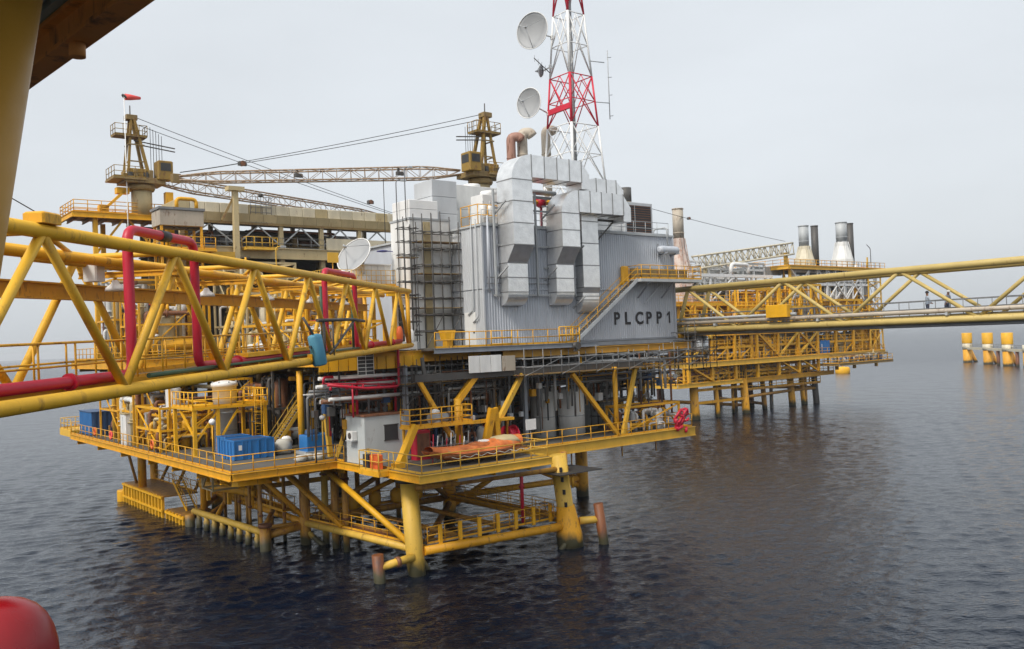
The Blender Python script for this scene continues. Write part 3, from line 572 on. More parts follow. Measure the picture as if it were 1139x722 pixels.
# ================================================================== GREY BUILDING
G = thing(PF, 'equipment_building', 'grey ribbed metal building with large black lettering on the main deck', 'building', (20, 12, 14.6))
BX(G, 'core_wall', 'siding', 9.06, 4.08, 14.6, 30.2, 22, 23.66)
def panel(n=4, wd=1.0, h=4.3, ax='x'):
    pts = []; s = wd/n
    for k in range(n): pts += [(k*s, 0), (k*s+s*.55, 0), (k*s+s*.65, -.045), (k*s+s*.9, -.045)]
    pts.append((wd, 0)); return pts
def siding(x, y, z, h, alongy=False, m='siding', wd=1.0):
    pts = panel(4, wd-.012); mb = MB(); vs = []
    for z_ in (z, z+h):
        for u, d in pts: vs.append((x+u, y+d, z_) if not alongy else (x+d, y+u, z_))
    n = len(pts); mb.add(vs, [(i, i+1, n+i+1, n+i) for i in range(n-1)]); return mb.build('siding_panel', m, G)
for z, h in ((14.62, 4.22), (18.92, 4.74)):
    p = siding(9.02, 4.0, z, h); rep(p, [(1.006*k, 0, 0) for k in range(1, 21)])
    p = siding(8.98, 4.05, z, h, True, 'siding_light'); rep(p, [(0, 1.0*k, 0) for k in range(1, 4)])  # left wall takes a lighter grey, painting in its lit side
BX(G, 'flashing', 'siding', 8.9, 3.9, 18.84, 30.25, 3.96, 18.92); BX(G, 'flashing', 'greypaint', 8.86, 3.86, 23.64, 30.4, 4.1, 23.8); BX(G, 'flashing', 'greypaint', 8.86, 4.102, 23.64, 9.1, 22, 23.8)
BX(G, 'corner_trim', 'siding_light', 8.86, 3.86, 14.62, 9.0, 3.98, 23.62); BX(G, 'corner_trim', 'siding', 30.16, 3.86, 14.62, 30.34, 4.0, 23.62); BX(G, 'base_trim', 'greybeam', 9.02, 3.84, 14.6, 30.14, 3.94, 14.75)
BX(G, 'roof', 'greypaint', 9.11, 4.11, 23.66, 30.2, 22, 23.76)
for k, ch in enumerate('PLCPP1'):
    cu = bpy.data.curves.new('letter', 'FONT'); cu.body = ch; cu.size = 1.45; cu.extrude = .012; cu.offset = .042
    tmp = bpy.data.objects.new('tmp', cu); sc.collection.objects.link(tmp); me = bpy.data.meshes.new_from_object(tmp); bpy.data.objects.remove(tmp)
    x0 = 22.5 + k*1.31; org = V(ORG[G.name])
    if ch == '1':
        me = bpy.data.meshes.new('letter'); pg = [(.34, 0), (.52, 0), (.52, 1.02), (.38, 1.02), (.12, .80), (.12, .62), (.34, .78)]; n_ = len(pg)
        me.from_pydata([(a, b, -.012) for a, b in pg] + [(a, b, .012) for a, b in pg], [], [tuple(range(n_)), tuple(range(2*n_-1, n_-1, -1))] + [(i, (i+1) % n_, n_+(i+1) % n_, n_+i) for i in range(n_)])
    for v in me.vertices: x, y, z = v.co; v.co = V((x0 + x*.98, 3.935 - z, 15.98 + y)) - org
    me.materials.append(MATS['blacktext']); o = bpy.data.objects.new('letter', me); sc.collection.objects.link(o); o.parent = G; o['label'] = 'painted letter ' + ch if ch != '1' else 'painted digit 1'
d = BX(G, 'door', 'white', 8.88, 5.0, 14.65, 8.94, 6.4, 17.2); BX(d, 'door_handle', 'dark', 8.84, 5.15, 15.6, 8.88, 5.3, 15.7)
for y in (4.5, 5.1): PT(G, 'downpipe', 'greypaint', [(8.8, y, 24.2), (8.8, y, 16.8+y-4.5), (8.8, y+.7, 16.4+y-4.5)], .05, .2)
PT(G, 'downpipe', 'siding', [(9.35, 3.7, 24.4), (9.35, 3.75, 18.6)], .08, 0, 12)
rail(G, [(9.2, 4.2, 23.8), (30.1, 4.2, 23.8)], 'greypaint', 1.1, 1.5, .028)
for z in (19.3, 19.75): T(G, 'conduit', 'galv', (9.2, 3.8, z), (21, 3.8, z), .035, n=5)
# ---- silver ducts
def duct(label, x0, x1, zt, zrun, xr, yf=2.0, yb=3.88, ylow=2.9, zt0=22.1, zt1=20.8, zlow=17.6, seed=1, hl=True):
    t = thing(PF, 'ventilation_duct', label, 'duct', ((x0+x1)/2, 3.5, zlow)); rs = random.Random(seed)
    def sec(z0, z1, ya, yb_, zz=None): BX(t, 'duct_section', 'silver', x0, ya, z0, x1, yb_, z1)
    def seam(z, ya, yb_): MB().box(x0-.03, ya-.03, z-.035, x1+.03, yb_+.01, z+.035).build('flange', 'silver_seam', t)
    # vertical run, panel by panel
    zs = [zt0]; top = zt - (x1-x0)
    n = max(1, round((top-zt0)/1.7))
    for k in range(n):
        z0, z1 = zt0 + (top-zt0)*k/n, zt0 + (top-zt0)*(k+1)/n; sec(z0+.03, z1-.03, yf, yb); seam(z1, yf, yb)
    # taper and lower run
    seam(zt0, yf, yb); MB().prism([(yf, zt0-.03), (yb, zt0-.03), (yb, zt1+.03), (ylow, zt1+.03)], 0, x0, x1).build('duct_taper', 'silver', t); seam(zt1, ylow, yb)
    zc = zlow + 1.0; m_ = (zt1+zc)/2
    sec(zc+.03, m_-.03, ylow, yb); sec(m_+.03, zt1-.03, ylow, yb); seam(m_, ylow, yb); seam(zc, ylow, yb)
    arc = [(yb - (yb-ylow)*math.cos(a), zc - (zc-zlow)*math.sin(a)) for a in [R(90)*k/8 for k in range(9)]]
    MB().prism(arc + [(yb, zc)], 0, x0, x1).build('duct_elbow', 'silver', t)
    # top elbow turning along the wall and the level run
    H = zt - zrun; wx = x1-x0
    arc = [(x0 + wx - wx*math.cos(a), top + (zt-top)*math.sin(a)) for a in [R(90)*k/10 for k in range(11)]]
    MB().prism([(x1, top+.03), (x0, top+.03)] + arc[1:] , 1, yf, yb).build('duct_elbow', 'silver', t)
    n = max(2, round((xr-x1)/1.15))
    for k in range(n):
        a, b = x1 + (xr-x1)*k/n, x1 + (xr-x1)*(k+1)/n; BX(t, 'duct_section', 'silver', a+.03, yf, zrun, b-.03, yb, zt); BX(t, 'flange', 'silver_seam', a-.03, yf-.03, zrun-.03, a+.03, yb+.01, zt+.03)
    BX(t, 'flange', 'silver_seam', xr-.03, yf-.03, zrun-.03, xr+.03, yb+.01, zt+.03)
    MB().prism([(xr+.03, zt), (xr+.9, zrun+.4*H), (xr+.9, zrun-.5), (xr+.03, zrun-.5)] , 1, yf+.05, yb-.02).build('duct_end', 'silver', t)
    for zz in (zt0+2.4, zt1-1.2): BM(t, 'bracket', 'greypaint', (x0-.35, 3.9, zz), (x0-.35, 2.4, zz+.9), .1, .1); BM(t, 'bracket', 'greypaint', (x0-.4, 3.85, zz+.95), (x1+.1, 3.85, zz+.95), .1, .1)
    return t
duct('tall silver duct, leftmost, arching over the top of the grey building', 10.5, 12.45, 28.95, 27.25, 17.6, seed=1)
duct('shorter silver duct, middle one, elbowing right at half roof height', 15.35, 17.2, 26.6, 24.9, 22.2, seed=2)
duct('slim silver duct, rightmost, running straight up beside the lettering stair', 18.3, 20.1, 27.95, 26.7, 22.4, yf=2.95, ylow=3.1, zt0=19.0, zt1=18.6, zlow=17.0, seed=3)
t = thing(PF, 'duct_gantry', 'grey steel gantry with bracing supporting the silver ducts', 'gantry', (14, 3.7, 18))
for x in (9.9, 14.0, 17.9): BM(t, 'post', 'greypaint', (x, 3.6, 18.3), (x, 3.6, 26.4), .14, .14); BM(t, 'arm', 'greypaint', (x, 3.9, 18.4), (x, 3.5, 18.4), .14, .14)
for z in (18.4, 22.2, 25.0): BM(t, 'rail_beam', 'greypaint', (9.9, 3.7, z), (17.9, 3.7, z), .1, .14)
BM(t, 'rail_beam', 'darksteel', (20.1, 3.4, 24.6), (23.3, 3.4, 24.6), .3, .15); BM(t, 'knee_brace', 'darksteel', (20.6, 3.5, 23), (22.2, 3.3, 24.5), .1, .1)
BM(t, 'rail_beam', 'greypaint', (12.6, 4.3, 26.2), (18, 4.3, 26.2), .16, .2)
# ---- stair and balcony
t = thing(PF, 'outside_stair', 'straight yellow railed stair rising across the lettered wall to the balcony', 'stair', (17, 3.2, 14.6))
stair(t, (17.0, 3.15, 14.7), (24.3, 3.15, 19.7), .95, 'yellow', (0,1,0), sm='greypaint')
t = thing(PF, 'balcony', 'yellow railed balcony on grey brackets at the corner of the lettered wall', 'balcony', (28, 3.2, 19.6))
BX(t, 'floor', 'greypaint', 24.3, 2.3, 19.5, 32.2, 3.84, 19.75); rail(t, [(24.4, 3.9, 19.75), (24.4, 2.35, 19.75), (32.1, 2.35, 19.75), (32.1, 3.8, 19.75)], 'yellow', 1.15, 1.15, .035, mids=2)
for k in range(6): BX(t, 'infill_panel', 'tan_dark', 24.6+k*1.24, 3.74, 19.8, 25.7+k*1.24, 3.8, 20.75)
for x in (25.5, 28.5, 31.5): BM(t, 'bracket', 'greybeam', (x, 2.5, 19.45), (x, 3.88, 18.2), .1, .12)
BM(t, 'bracket', 'siding', (26.2, 3.8, 17.7), (28.2, 3.6, 19.4), .1, .1)
t = thing(PF, 'equipment_locker', 'round topped yellow locker at the head of the stair', 'locker', (24.0, 3.6, 19.7)); BB(t, 'body', 'yellow', 23.35, 3.55, 19.6, 24.2, 3.85, 20.9, c=.1); BX(t, 'bracket', 'yellow', 23.4, 3.6, 19.3, 24.1, 3.9, 19.6)
t = thing(PF, 'rail_end_box', 'small yellow railed bay at the foot of the lettering stair', 'barrier', (15.7, 2.2, 14.6)); rail(t, [(14.6, 2.0, 14.6), (16.7, 2.0, 14.6), (16.7, 3.0, 14.6)], 'yellow_clean', 1.25, .75, .05, toe=False)
t = thing(PF, 'hose_reel', 'dark round hose reel at the stair foot on the deck edge', 'reel', (16.2, 1.9, 14.1)); LA(t, 'drum', 'darksteel', (16.2, 1.95, 14.35), (0,-1,0), [(.3,0),(.3,.04),(.18,.06),(.18,.26),(.3,.28),(.3,.32)]); BX(t, 'bracket', 'darksteel', 16.05, 1.9, 13.9, 16.35, 2.05, 14.35)
t = thing(PF, 'hopper_box', 'yellow hopper shaped bin on the main deck before the scaffold', 'bin', (5, 3.2, 14.6)); MB().prism([(4.7, 15.2), (5.4, 15.2), (5.55, 15.85), (4.55, 15.85)], 1, 2.9, 3.6).build('body', 'yellow_clean', t); BX(t, 'stand', 'yellow', 4.8, 3.0, 14.59, 5.3, 3.5, 15.2)
# ---- roof equipment
def ahu(label, x0, y0, z0, x1, y1, z1, m='white', nsplit=2, slats=0, fan=0):
    t = thing(PF, 'roof_unit', label, 'roof unit', ((x0+x1)/2, (y0+y1)/2, z0))
    n = nsplit
    for k in range(n):
        za, zb = z0 + (z1-z0)*k/n, z0 + (z1-z0)*(k+1)/n; BB(t, 'casing', m, x0, y0, za+.012, x1, y1, zb-.012, c=.03)
    BX(t, 'plinth', 'greybeam', x0+.1, y0+.1, z0-.16, x1-.1, y1-.1, z0+.01)
    if slats:
        f = BX(t, 'louvre_backing', 'dark', x0+.25, y0-.03, z0+.3, x1-.25, y0-.004, z1-.3)
        for k in range(slats): z = z0+.36 + (z1-z0-.75)*k/(slats-1); s = BX(t, 'louvre_slat', 'rust', x0+.27, y0-.07, z, x1-.27, y0-.035, z+.04)
        BX(t, 'louvre_mullion', 'greypaint', (x0+x1)/2-.6, y0-.09, z0+.25, (x0+x1)/2-.54, y0-.072, z1-.25)
    if fan:
        c = ((x0+x1)/2, (y0+y1)/2, z1); LA(t, 'fan_cowl', m, c, (0,0,1), [(.75,0),(.75,.35),(.68,.4)], 20)
    return t
ahu('tall light grey panelled intake box on the roof beside the scaffold', 8.0, 9.0, 23.9, 10.4, 11.6, 27.9, 'siding_light', 3)
ahu('low white cabinet standing on the corner of the white shaft', 5.3, 8.1, 24.6, 7.9, 10.6, 26.0, 'white_clean', 2)
ahu('wide white roof unit behind the left duct, with round fan', 11.4, 10.5, 23.9, 16.8, 13.5, 28.0, 'white', 2, fan=1)
ahu('white roof unit in front of the wide one, with side tanks', 11.6, 7.2, 23.9, 14.2, 8.8, 26.7, 'white_clean', 2, fan=1)
ahu('white roof box with dark rusty louvre facing out, right end of roof', 26.6, 6.2, 23.9, 30.3, 8.8, 27.0, 'siding_light', 1, slats=12)
ahu('grey roof box half hidden behind the right silver duct', 19.4, 6, 23.9, 24.8, 9.5, 26.6, 'siding_light', 2)
for i, x in enumerate((10.3, 10.95)):
    t = thing(PF, 'air_receiver', ['slim white upright tank on the roof rail, left', 'slim white upright tank on the roof rail, right'][i], 'tank', (x, 5.4, 23.8)); LA(t, 'shell', 'white_clean', (x, 5.4, 23.8), (0,0,1), [(.28,0),(.28,1.5),(.2,1.7),(.05,1.75)], 14); T(t, 'nozzle', 'greypaint', (x, 5.4, 25.5), (x, 5.4, 25.8), .06)
t = thing(PF, 'roof_railing', 'yellow railing round the white roof tanks', 'railing', (9.6, 4.9, 23.8)); rail(t, [(9.3, 7, 23.8), (9.3, 4.8, 23.8), (14, 4.8, 23.8)], 'yellow', 1.6, .9, .04)
t = thing(PF, 'roof_pipework', 'red and yellow valves and pipes under the arch of the tall duct', 'pipework', (15, 5.2, 23.8))
for k, (x, m) in enumerate(((13.4, 'red'), (14.6, 'yellow_clean'), (16.0, 'red'), (17.2, 'yellow_clean'))):
    LA(t, 'valve', m, (x, 5.2, 25.6), (0,0,1), [(.2,0),(.42,.15),(.42,.7),(.2,.85)], 12); T(t, 'stem', m, (x, 5.2, 23.78), (x, 5.2, 25.6), .1)
T(t, 'pipe', 'yellow_clean', (12.8, 5.2, 26.0), (17.9, 5.2, 26.0), .16); T(t, 'pipe', 'greypaint', (12.8, 5.6, 26.9), (17.9, 5.6, 26.9), .22); T(t, 'pipe', 'whitepipe', (12.8, 6, 26.5), (17.9, 6, 26.5), .2)
t = thing(PF, 'roof_vessel', 'grey horizontal drum with piping on the right edge of the roof', 'vessel', (28, 4.9, 23.8)); LA(t, 'shell', 'siding', (27.8, 3.4, 22.4), (1,0,0), [(.15,0),(.33,.12),(.36,.3),(.36,2.2),(.33,2.4),(.15,2.5)]); PT(t, 'pipe', 'greypaint', [(29, 3.4, 22.7), (29, 3.4, 24.4), (29, 5, 24.4), (29, 5, 23.78)], .07)
for x in (28.3, 29.8): BM(t, 'cradle', 'greybeam', (x, 3.9, 22.0), (x, 2.8, 22.1), .12, .15); BM(t, 'hanger', 'greybeam', (x, 3.9, 22.1), (x, 3.9, 23.0), .1, .1)
def gooseneck(label, x, y, z0, z1, r, m, dirv):
    t = thing(PF, 'exhaust_pipe', label, 'exhaust pipe', (x, y, z0)); d = V(dirv)
    PT(t, 'pipe', m, [(x, y, z0), (x, y, z1), V((x, y, z1)) + d*.75, V((x, y, z1-.3)) + d*.95], r, .55, 14)
    for k in range(3): z = z0 + (z1-z0)*(.35 + .22*k); T(t, 'band', m, (x, y, z), (x, y, z+.1), r*1.07, n=14)
    LA(t, 'base', 'greypaint', (x, y, z0), (0,0,1), [(r*1.6,0),(r*1.6,.15),(r*1.1,.3)], 14)
gooseneck('pinkish rusty gooseneck exhaust behind the tall duct, left of two', 18.6, 12, 23.76, 33.0, .42, 'pinkrust', (.8, -.6, 0))
gooseneck('beige gooseneck exhaust behind the tall duct, right of two', 19.9, 12, 23.76, 33.5, .48, 'beigepipe', (.8, -.6, 0))
gooseneck('beige gooseneck exhaust seen through the mast lattice', 25.0, 14.6, 23.76, 34.9, .45, 'beigepipe', (.8, -.6, 0))
t = thing(PF, 'exhaust_stack', 'dark round stack with yellow cage at the right end of the roof', 'stack', (30.6, 9.2, 23.9)); T(t, 'shell', 'tan_dark', (30.0, 9.2, 23.7), (30.0, 9.2, 28.8), .5, n=18); T(t, 'lip', 'darksteel', (30.0, 9.2, 27.6), (30.0, 9.2, 28.9), .54, n=18)
rail(t, [(29.3, 8.5, 25.8), (30.7, 8.5, 25.8), (30.7, 9.9, 25.8)], 'yellow', 1.1, .7, .04); BX(t, 'cage_floor', 'yellow', 29.2, 8.4, 25.68, 30.8, 10.0, 25.79)
# ---- white shaft
t = thing(PF, 'white_shaft', 'tall plain white shaft wall left of the scaffold', 'shaft', (7, 9.4, 14.6))
for k in range(4): BB(t, 'wall_panel', 'white', 5.2, 8.0, 14.61+k*2.46, 8.9, 10.8, 14.61+(k+1)*2.46-.015, c=.02)
BX(t, 'tan_strip', 'tan', 6.4, 7.9, 14.6, 7.0, 7.99, 24.3); BX(t, 'cap', 'greypaint', 5.15, 7.95, 24.44, 8.95, 10.85, 24.6); BX(t, 'opening', 'dark', 5.17, 9.2, 15.2, 5.199, 10.0, 18.0)
t = thing(PF, 'lamp_post', 'thin lamp post with bent head on the white shaft', 'lamp post', (5.5, 8.2, 24.6)); PT(t, 'pole', 'galv', [(5.1, 8.3, 24.3), (5.1, 8.3, 28.4), (5.5, 8.2, 28.5)], .045, .15, 6); BB(t, 'lamp_head', 'greypaint', 5.35, 8.1, 28.4, 5.75, 8.3, 28.55)
# ---- lattice radio mast
M_ = thing(PF, 'radio_mast', 'red and white square lattice radio mast rising from the roof', 'mast', (26.05, 11.9, 23.7))
def ms(z): return 4.75 - (z-23.76)*.126
def mc(z, i, j): s = ms(z)/2; return V((26.05 + i*s, 11.9 + j*s, z))
lv = [23.76, 29.3, 34.7, 39.4, 45.3, 51.5]
cols = ['white_clean', 'white_clean', 'red_tower', 'white_clean', 'red_tower']
cs = ((-1,-1),(1,-1),(1,1),(-1,1))
for k in range(5):
    z0, z1, m = lv[k], lv[k+1], cols[k]
    for i, j in cs: T(M_, 'leg', m, mc(z0, i, j), mc(z1, i, j), .13 if (i, j) == (-1,-1) else .09, n=8)
    for f in range(4):
        a, b = cs[f], cs[(f+1) % 4]; fm = m
        T(M_, 'brace', fm, mc(z0, *a), mc(z1, *b), .055, n=6); T(M_, 'brace', fm, mc(z0, *b), mc(z1, *a), .055, n=6); T(M_, 'strut', fm, mc(z1, *a), mc(z1, *b), .05, n=6)
        c0, c1 = (mc(z0, *a) + mc(z1, *a))/2, (mc(z0, *b) + mc(z1, *b))/2; T(M_, 'strut', fm, c0, c1, .045, n=6); cm = (mc(z1, *a) + mc(z1, *b))/2; T(M_, 'brace', fm, cm, c0, .04, n=6); T(M_, 'brace', fm, cm, c1, .04, n=6)
MB().tube((25.7, 11.3, 23.76), (25.7, 11.3, 51), .14, n=8).build('cable_riser', 'galv', M_); ladder(M_, (26.2, 11.9, 23.8), (26.2, 11.9, 51), 'galv', .45, False)
BM(M_, 'dish_beam', 'red_tower', mc(36.2, -1, 1), mc(36.3, -1, -1), .25, .5)
dish(PF, 'upper white dish antenna on the left side of the mast', (22.75, 13.0, 43.5), (-.95, -.3, .0), 1.68, mc(43.4, -1, 1), depth=.26)
dish(PF, 'lower white dish antenna on the left side of the mast', (22.15, 13.2, 36.75), (-.97, -.22, .0), 1.38, mc(36.2, -1, 1), depth=.26)
dish(PF, 'small drum dish behind the mast just above the roof ducts', (24.9, 14.6, 40.6), (-.5, .8, .1), .55, mc(40.6, -1, 1), depth=.3)
t = thing(PF, 'whip_antenna', 'thin vertical stacked whip antenna held off the right side of the mast', 'antenna', mc(36.9, 1, -1)); p = mc(40.4, 1, -1)
for z in (37.0, 40.9): q = mc(z, 1, -1); T(t, 'arm', 'greypaint', q, (q.x+1.9, q.y, z+.15), .05, n=5)
q = mc(37, 1, -1); x = q.x+1.9; T(t, 'whip', 'greypaint', (x, q.y, 35.6), (x, q.y, 42.2), .045, n=6)
for z in (35.9, 37.9, 39.6, 41.5): T(t, 'dipole', 'greypaint', (x-.05, q.y, z), (x+.45, q.y, z+.1), .035, n=5)
t = thing(PF, 'yagi_antenna', 'small yagi aerial pointing left from the white mast section', 'antenna', mc(40.3, -1, 1)); q = mc(40.0, -1, 1); T(t, 'boom', 'darksteel', q, (q.x-2.2, q.y-.3, 41.0), .045, n=5)
for k in range(4): c = q.lerp(V((q.x-2.2, q.y-.3, 41.0)), .3+.22*k); T(t, 'element', 'darksteel', c + V((0, 0, -.3)), c + V((0, 0, .3)), .02, n=4)

# ================================================================== CRANES
def rope(label, pts, r=.035, block=None, name='crane_rope'):
    t = thing(PF, name, label, 'rope', pts[0])
    p, q = V(pts[0]), V(pts[-1]); sag = (q-p).length*.006
    MB().path([p.lerp(q, k/12) - V((0, 0, sag*4*(k/12)*(1-k/12))) for k in range(13)], r, 5).build('rope', 'rope', t)
    return t
def crane(label, x, y, z, z0, face, boom_end, mirror=1):
    t = thing(PF, 'pedestal_crane', label, 'crane', (x, y, z0)); s = mirror
    T(t, 'pedestal', 'tan', (x, y, z0), (x, y, z-1.0), 1.0, n=20); LA(t, 'slew_ring', 'tan_dark', (x, y, z-1.0), (0,0,1), [(1.2,0),(1.3,.2),(1.3,.5),(1.1,.7)], 20)
    BB(t, 'machine_deck', 'tan_dark', x-2.0, y-1.5, z-.35, x+2.0, y+1.5, z+.2); BB(t, 'engine_house', 'crane', x-1.6 if s > 0 else x-.2, y-1.2, z+.2, x+.2 if s > 0 else x+1.6, y+1.3, z+1.1)
    for k in range(6): BB(t, 'winch_part', ['crane', 'darksteel', 'tan_dark'][k % 3], x-s*(1.9-.5*k)-.2, y-1.4, z+.2, x-s*(1.9-.5*k)+.22, y-.9, z+.5+.25*(k % 3))
    c = BB(t, 'cab', 'crane', x+s*1.9-.75, y-1.9, z+.1, x+s*1.9+.75, y-.3, z+2.0, c=.08); BX(c, 'cab_window', 'dark', x+s*1.9-.5, y-1.93, z+.95, x+s*1.9+.5, y-1.905, z+1.75); BX(c, 'cab_window', 'dark', *( (x+s*1.9+.752, y-1.7, z+.9, x+s*1.9+.77, y-.5, z+1.75) if s > 0 else (x+s*1.9-.77, y-1.7, z+.9, x+s*1.9-.752, y-.5, z+1.75)))
    top = V((x-s*.9, y, z+6.4))
    for yy in (-.9, .9):
        BM(t, 'frame_leg', 'crane', (x-s*1.5, y+yy, z+.2), top + V((0, yy*.35, 0)), .22, .24); BM(t, 'frame_leg', 'crane', (x+s*.6, y+yy, z+.2), top + V((s*.25, yy*.35, 0)), .26, .34)
    for h in (1.9, 3.6): BM(t, 'cross_tie', 'tan_dark', (x-s*1.4, y-.75, z+h), (x+s*.2, y-.75, z+h), .12, .12); BM(t, 'cross_tie', 'tan_dark', (x-s*1.3, y-.7, z+h), (x-s*1.3, y+.7, z+h), .12, .12)
    BB(t, 'head_sheave', 'tan_dark', top.x-.5, top.y-.5, top.z-.2, top.x+.6, top.y+.5, top.z+.3); T(t, 'beacon_pole', 'darksteel', top, top + V((0, 0, 1.3)), .06)
    f = BX(t, 'top_platform', 'tan_dark', top.x-1.7, top.y-.8, top.z-2.0, top.x+1.4, top.y+.8, top.z-1.9)
    rail(t, [(top.x-1.7, top.y+.8, top.z-1.9), (top.x-1.7, top.y-.8, top.z-1.9), (top.x+1.4, top.y-.8, top.z-1.9), (top.x+1.4, top.y+.8, top.z-1.9)], 'crane', 1.1, .8, .035)
    rail(t, [(x-3.0*s, y+1.4, z+.1), (x-3.0*s, y-1.6, z+.1), (x, y-1.6, z+.1)], 'crane', 1.1, .9, .035); BX(t, 'side_platform', 'tan_dark', min(x-3.1*s, x), y-1.7, z-.12, max(x-3.1*s, x), y+1.5, z+.08)
    for dz in (0, .35): BM(t, 'jib_arm', 'darksteel', top + V((s*.2, -.3, -2.3-dz)), top + V((s*4.2, -.6, -2.8-dz)), .12, .1)
    mb = MB()
    for k in range(5): mb.tube((x+s*(.9+.28*k), y-.4, z+1), (x+s*(.9+.28*k), y-.4, z+5.6-.2*k), .03, n=4)
    mb.build('reeving', 'rope', t)
    be = V(boom_end); root = V((x+s*1.9, y+.9, z+.3)); lattice(t, root, be, 1.3, 1.0, 1.2, .9, 'boomsteel', .085, .032, 1.35)
    BB(t, 'boom_head', 'tan_dark', be.x-.4, be.y-.4, be.z-.4, be.x+.4, be.y+.4, be.z+.4)
    return t, top
c1, top1 = crane('left pedestal crane with A-frame and boom lying over the tan module', -3.6, 44.9, 32.6, 29.08, 1, (27.5, 49.5, 31.3), 1)
c2, top2 = crane('right pedestal crane behind the roof, boom stretched level to the left', 24.8, 25, 32.3, 14.5, -1, (-2.2, 38.5, 32.0), -1)
for i, dy in enumerate((-.3, .3)):
    rope(['upper pendant rope from the left crane head down to the right', 'lower pendant rope from the left crane head down to the right'][i], [top1 + V((0, dy, .2-.5*i)), V((29.5, 49+dy, 31.5))])
    rope(['upper pendant rope from the right crane head to the boom block', 'lower pendant rope from the right crane head to the boom block'][i], [top2 + V((0, dy, .2-.5*i)), V((4.6, 38.2+dy, 34.2-.1*i))])
rope('single rope from the boom block to the level boom tip', [V((4.2, 38, 34.0)), V((-1.8, 38.4, 32.6))], .05)
def block(label, c, s=1.0):
    t = thing(PF, 'hook_block', label, 'hook block', c); c = V(c); BB(t, 'body', 'darksteel', c.x-.5*s, c.y-.2, c.z-.25*s, c.x+.5*s, c.y+.2, c.z+.25*s, c=.1); LA(t, 'sheave', 'rust', c + V((0, -.24, 0)), (0,1,0), [(.3*s,0),(.3*s,.48)], 12)
    return t
block('dark pulley block where the pendant ropes meet left of centre', (4.4, 38.1, 34.0), .9)
for i, (p, zt) in enumerate((((11.0, 32.2, 33.0), 31.5), ((18.2, 28.5, 33.4), 31.9))):
    pass
block('dark hook block on the right end of the left crane ropes', (25.2, 48.8, 33.0), .9)
t = thing(PF, 'hook_line', 'thin vertical hook line hanging from the level boom', 'rope', (15.8, 29.8, 27)); T(t, 'rope', 'rope', (15.8, 29.55, 24.6), (15.8, 29.55, 32.0), .04, n=5)
for i, x in enumerate((8.0, 17.0)):
    f = (x - 22.9)/(-2.2-22.9); c = V((22.9, 25.9, 32.6)).lerp(V((-2.2, 38.5, 32.0)), f)
    t = thing(PF, 'boom_lamp', ['dark floodlight clamped on the level boom, left one', 'dark floodlight clamped on the level boom, right one'][i], 'floodlight', c); BB(t, 'housing', 'darksteel', c.x-.45, c.y-.75, c.z-.25, c.x+.45, c.y-.45, c.z+.15, c=.08); BX(t, 'bracket', 'darksteel', c.x-.06, c.y-.5, c.z+.1, c.x+.06, c.y-.2, c.z+.5)
# windsock
t = thing(PF, 'windsock', 'small red windsock on a white pole above the left crane', 'windsock', (-5.4, 43.7, 14.6)); T(t, 'pole', 'white_clean', (-5.35, 43.7, 14.6), (-5.35, 43.7, 41.1), .05, n=6); LA(t, 'sock', 'pinkred', (-5.25, 43.7, 40.8), (1, .05, .06), [(.33,0),(.3,.5),(.14,1.5)], 12); T(t, 'hoop', 'darksteel', (-5.35, 43.7, 40.75), (-5.25, 43.7, 40.85), .34, n=12)
# ================================================================== BACK MODULE, LEFT DECKS
K = thing(PF, 'compressor_module', 'tan open sided module with long canopy roof behind the left bridge', 'module', (9, 40, 14.6))
for k in range(18): BB(K, 'roof_panel', 'cream' if k % 5 else 'tan', -3.2+k*1.45, 36.0, 28.55, -3.2+(k+1)*1.45-.03, 43, 29.5, c=.05)
for k in range(18): MB().prism([(35.9, 27.7), (36.3, 27.7), (36.3, 28.52), (35.7, 28.52)], 0, -3.2+k*1.45, -3.2+(k+1)*1.45-.03).build('fascia_panel', 'tan', K)
BX(K, 'eave_beam', 'tan_dark', -3.2, 35.8, 27.45, 22.9, 36.4, 27.68); BX(K, 'roof_underside', 'darksteel', -3, 36.5, 28.3, 22.8, 43, 28.5)
BX(K, 'floor', 'plate', -3.2, 35.6, 24.95, 22.9, 48, 25.1); IB(K, 'floor_beam', 'tan', (-3.2, 35.5, 24.6), (22.9, 35.5, 24.6), .3, 1.1, .08)
for x in (-2.6, 2.7, 7.4, 11.9, 16.4, 20.9):
    BM(K, 'column', 'tan', (x, 36.1, 25.1), (x, 36.1, 27.5), .42, .42); BM(K, 'column', 'tan', (x, 43, 25.1), (x, 43, 28.4), .4, .4); BM(K, 'lower_column', 'tan', (x, 36, 14.6), (x, 36, 24.1), .45, .45); BM(K, 'lower_column', 'tan_dark', (x, 46, 14.6), (x, 46, 24.9), .45, .45)
for a, b in ((-2.6, 2.7), (2.7, 7.4), (7.4, 11.9), (11.9, 16.4), (16.4, 20.9)):
    c = (a+b)/2; BM(K, 'chevron_brace', 'greypaint', (a+.2, 36.1, 25.6), (c, 36.1, 27.4), .13, .13); BM(K, 'chevron_brace', 'greypaint', (b-.2, 36.1, 25.6), (c, 36.1, 27.4), .13, .13)
rail(K, [(-3, 35.6, 25.1), (12, 35.6, 25.1)], 'galv', 1.1, 1.5, .03); BX(K, 'wall_sheet', 'cream', 12.3, 35.7, 25.1, 20.5, 35.8, 26.4)
BX(K, 'balcony', 'yellow_pale', 3.0, 34.2, 24.8, 6.2, 35.4, 24.95); rail(K, [(3.0, 35.4, 24.95), (3.0, 34.25, 24.95), (6.2, 34.25, 24.95), (6.2, 35.4, 24.95)], 'yellow_pale', 1.1, .8, .035); BX(K, 'back_wall', 'darksteel', -3, 47.9, 14.6, 22.8, 48.1, 28.4)
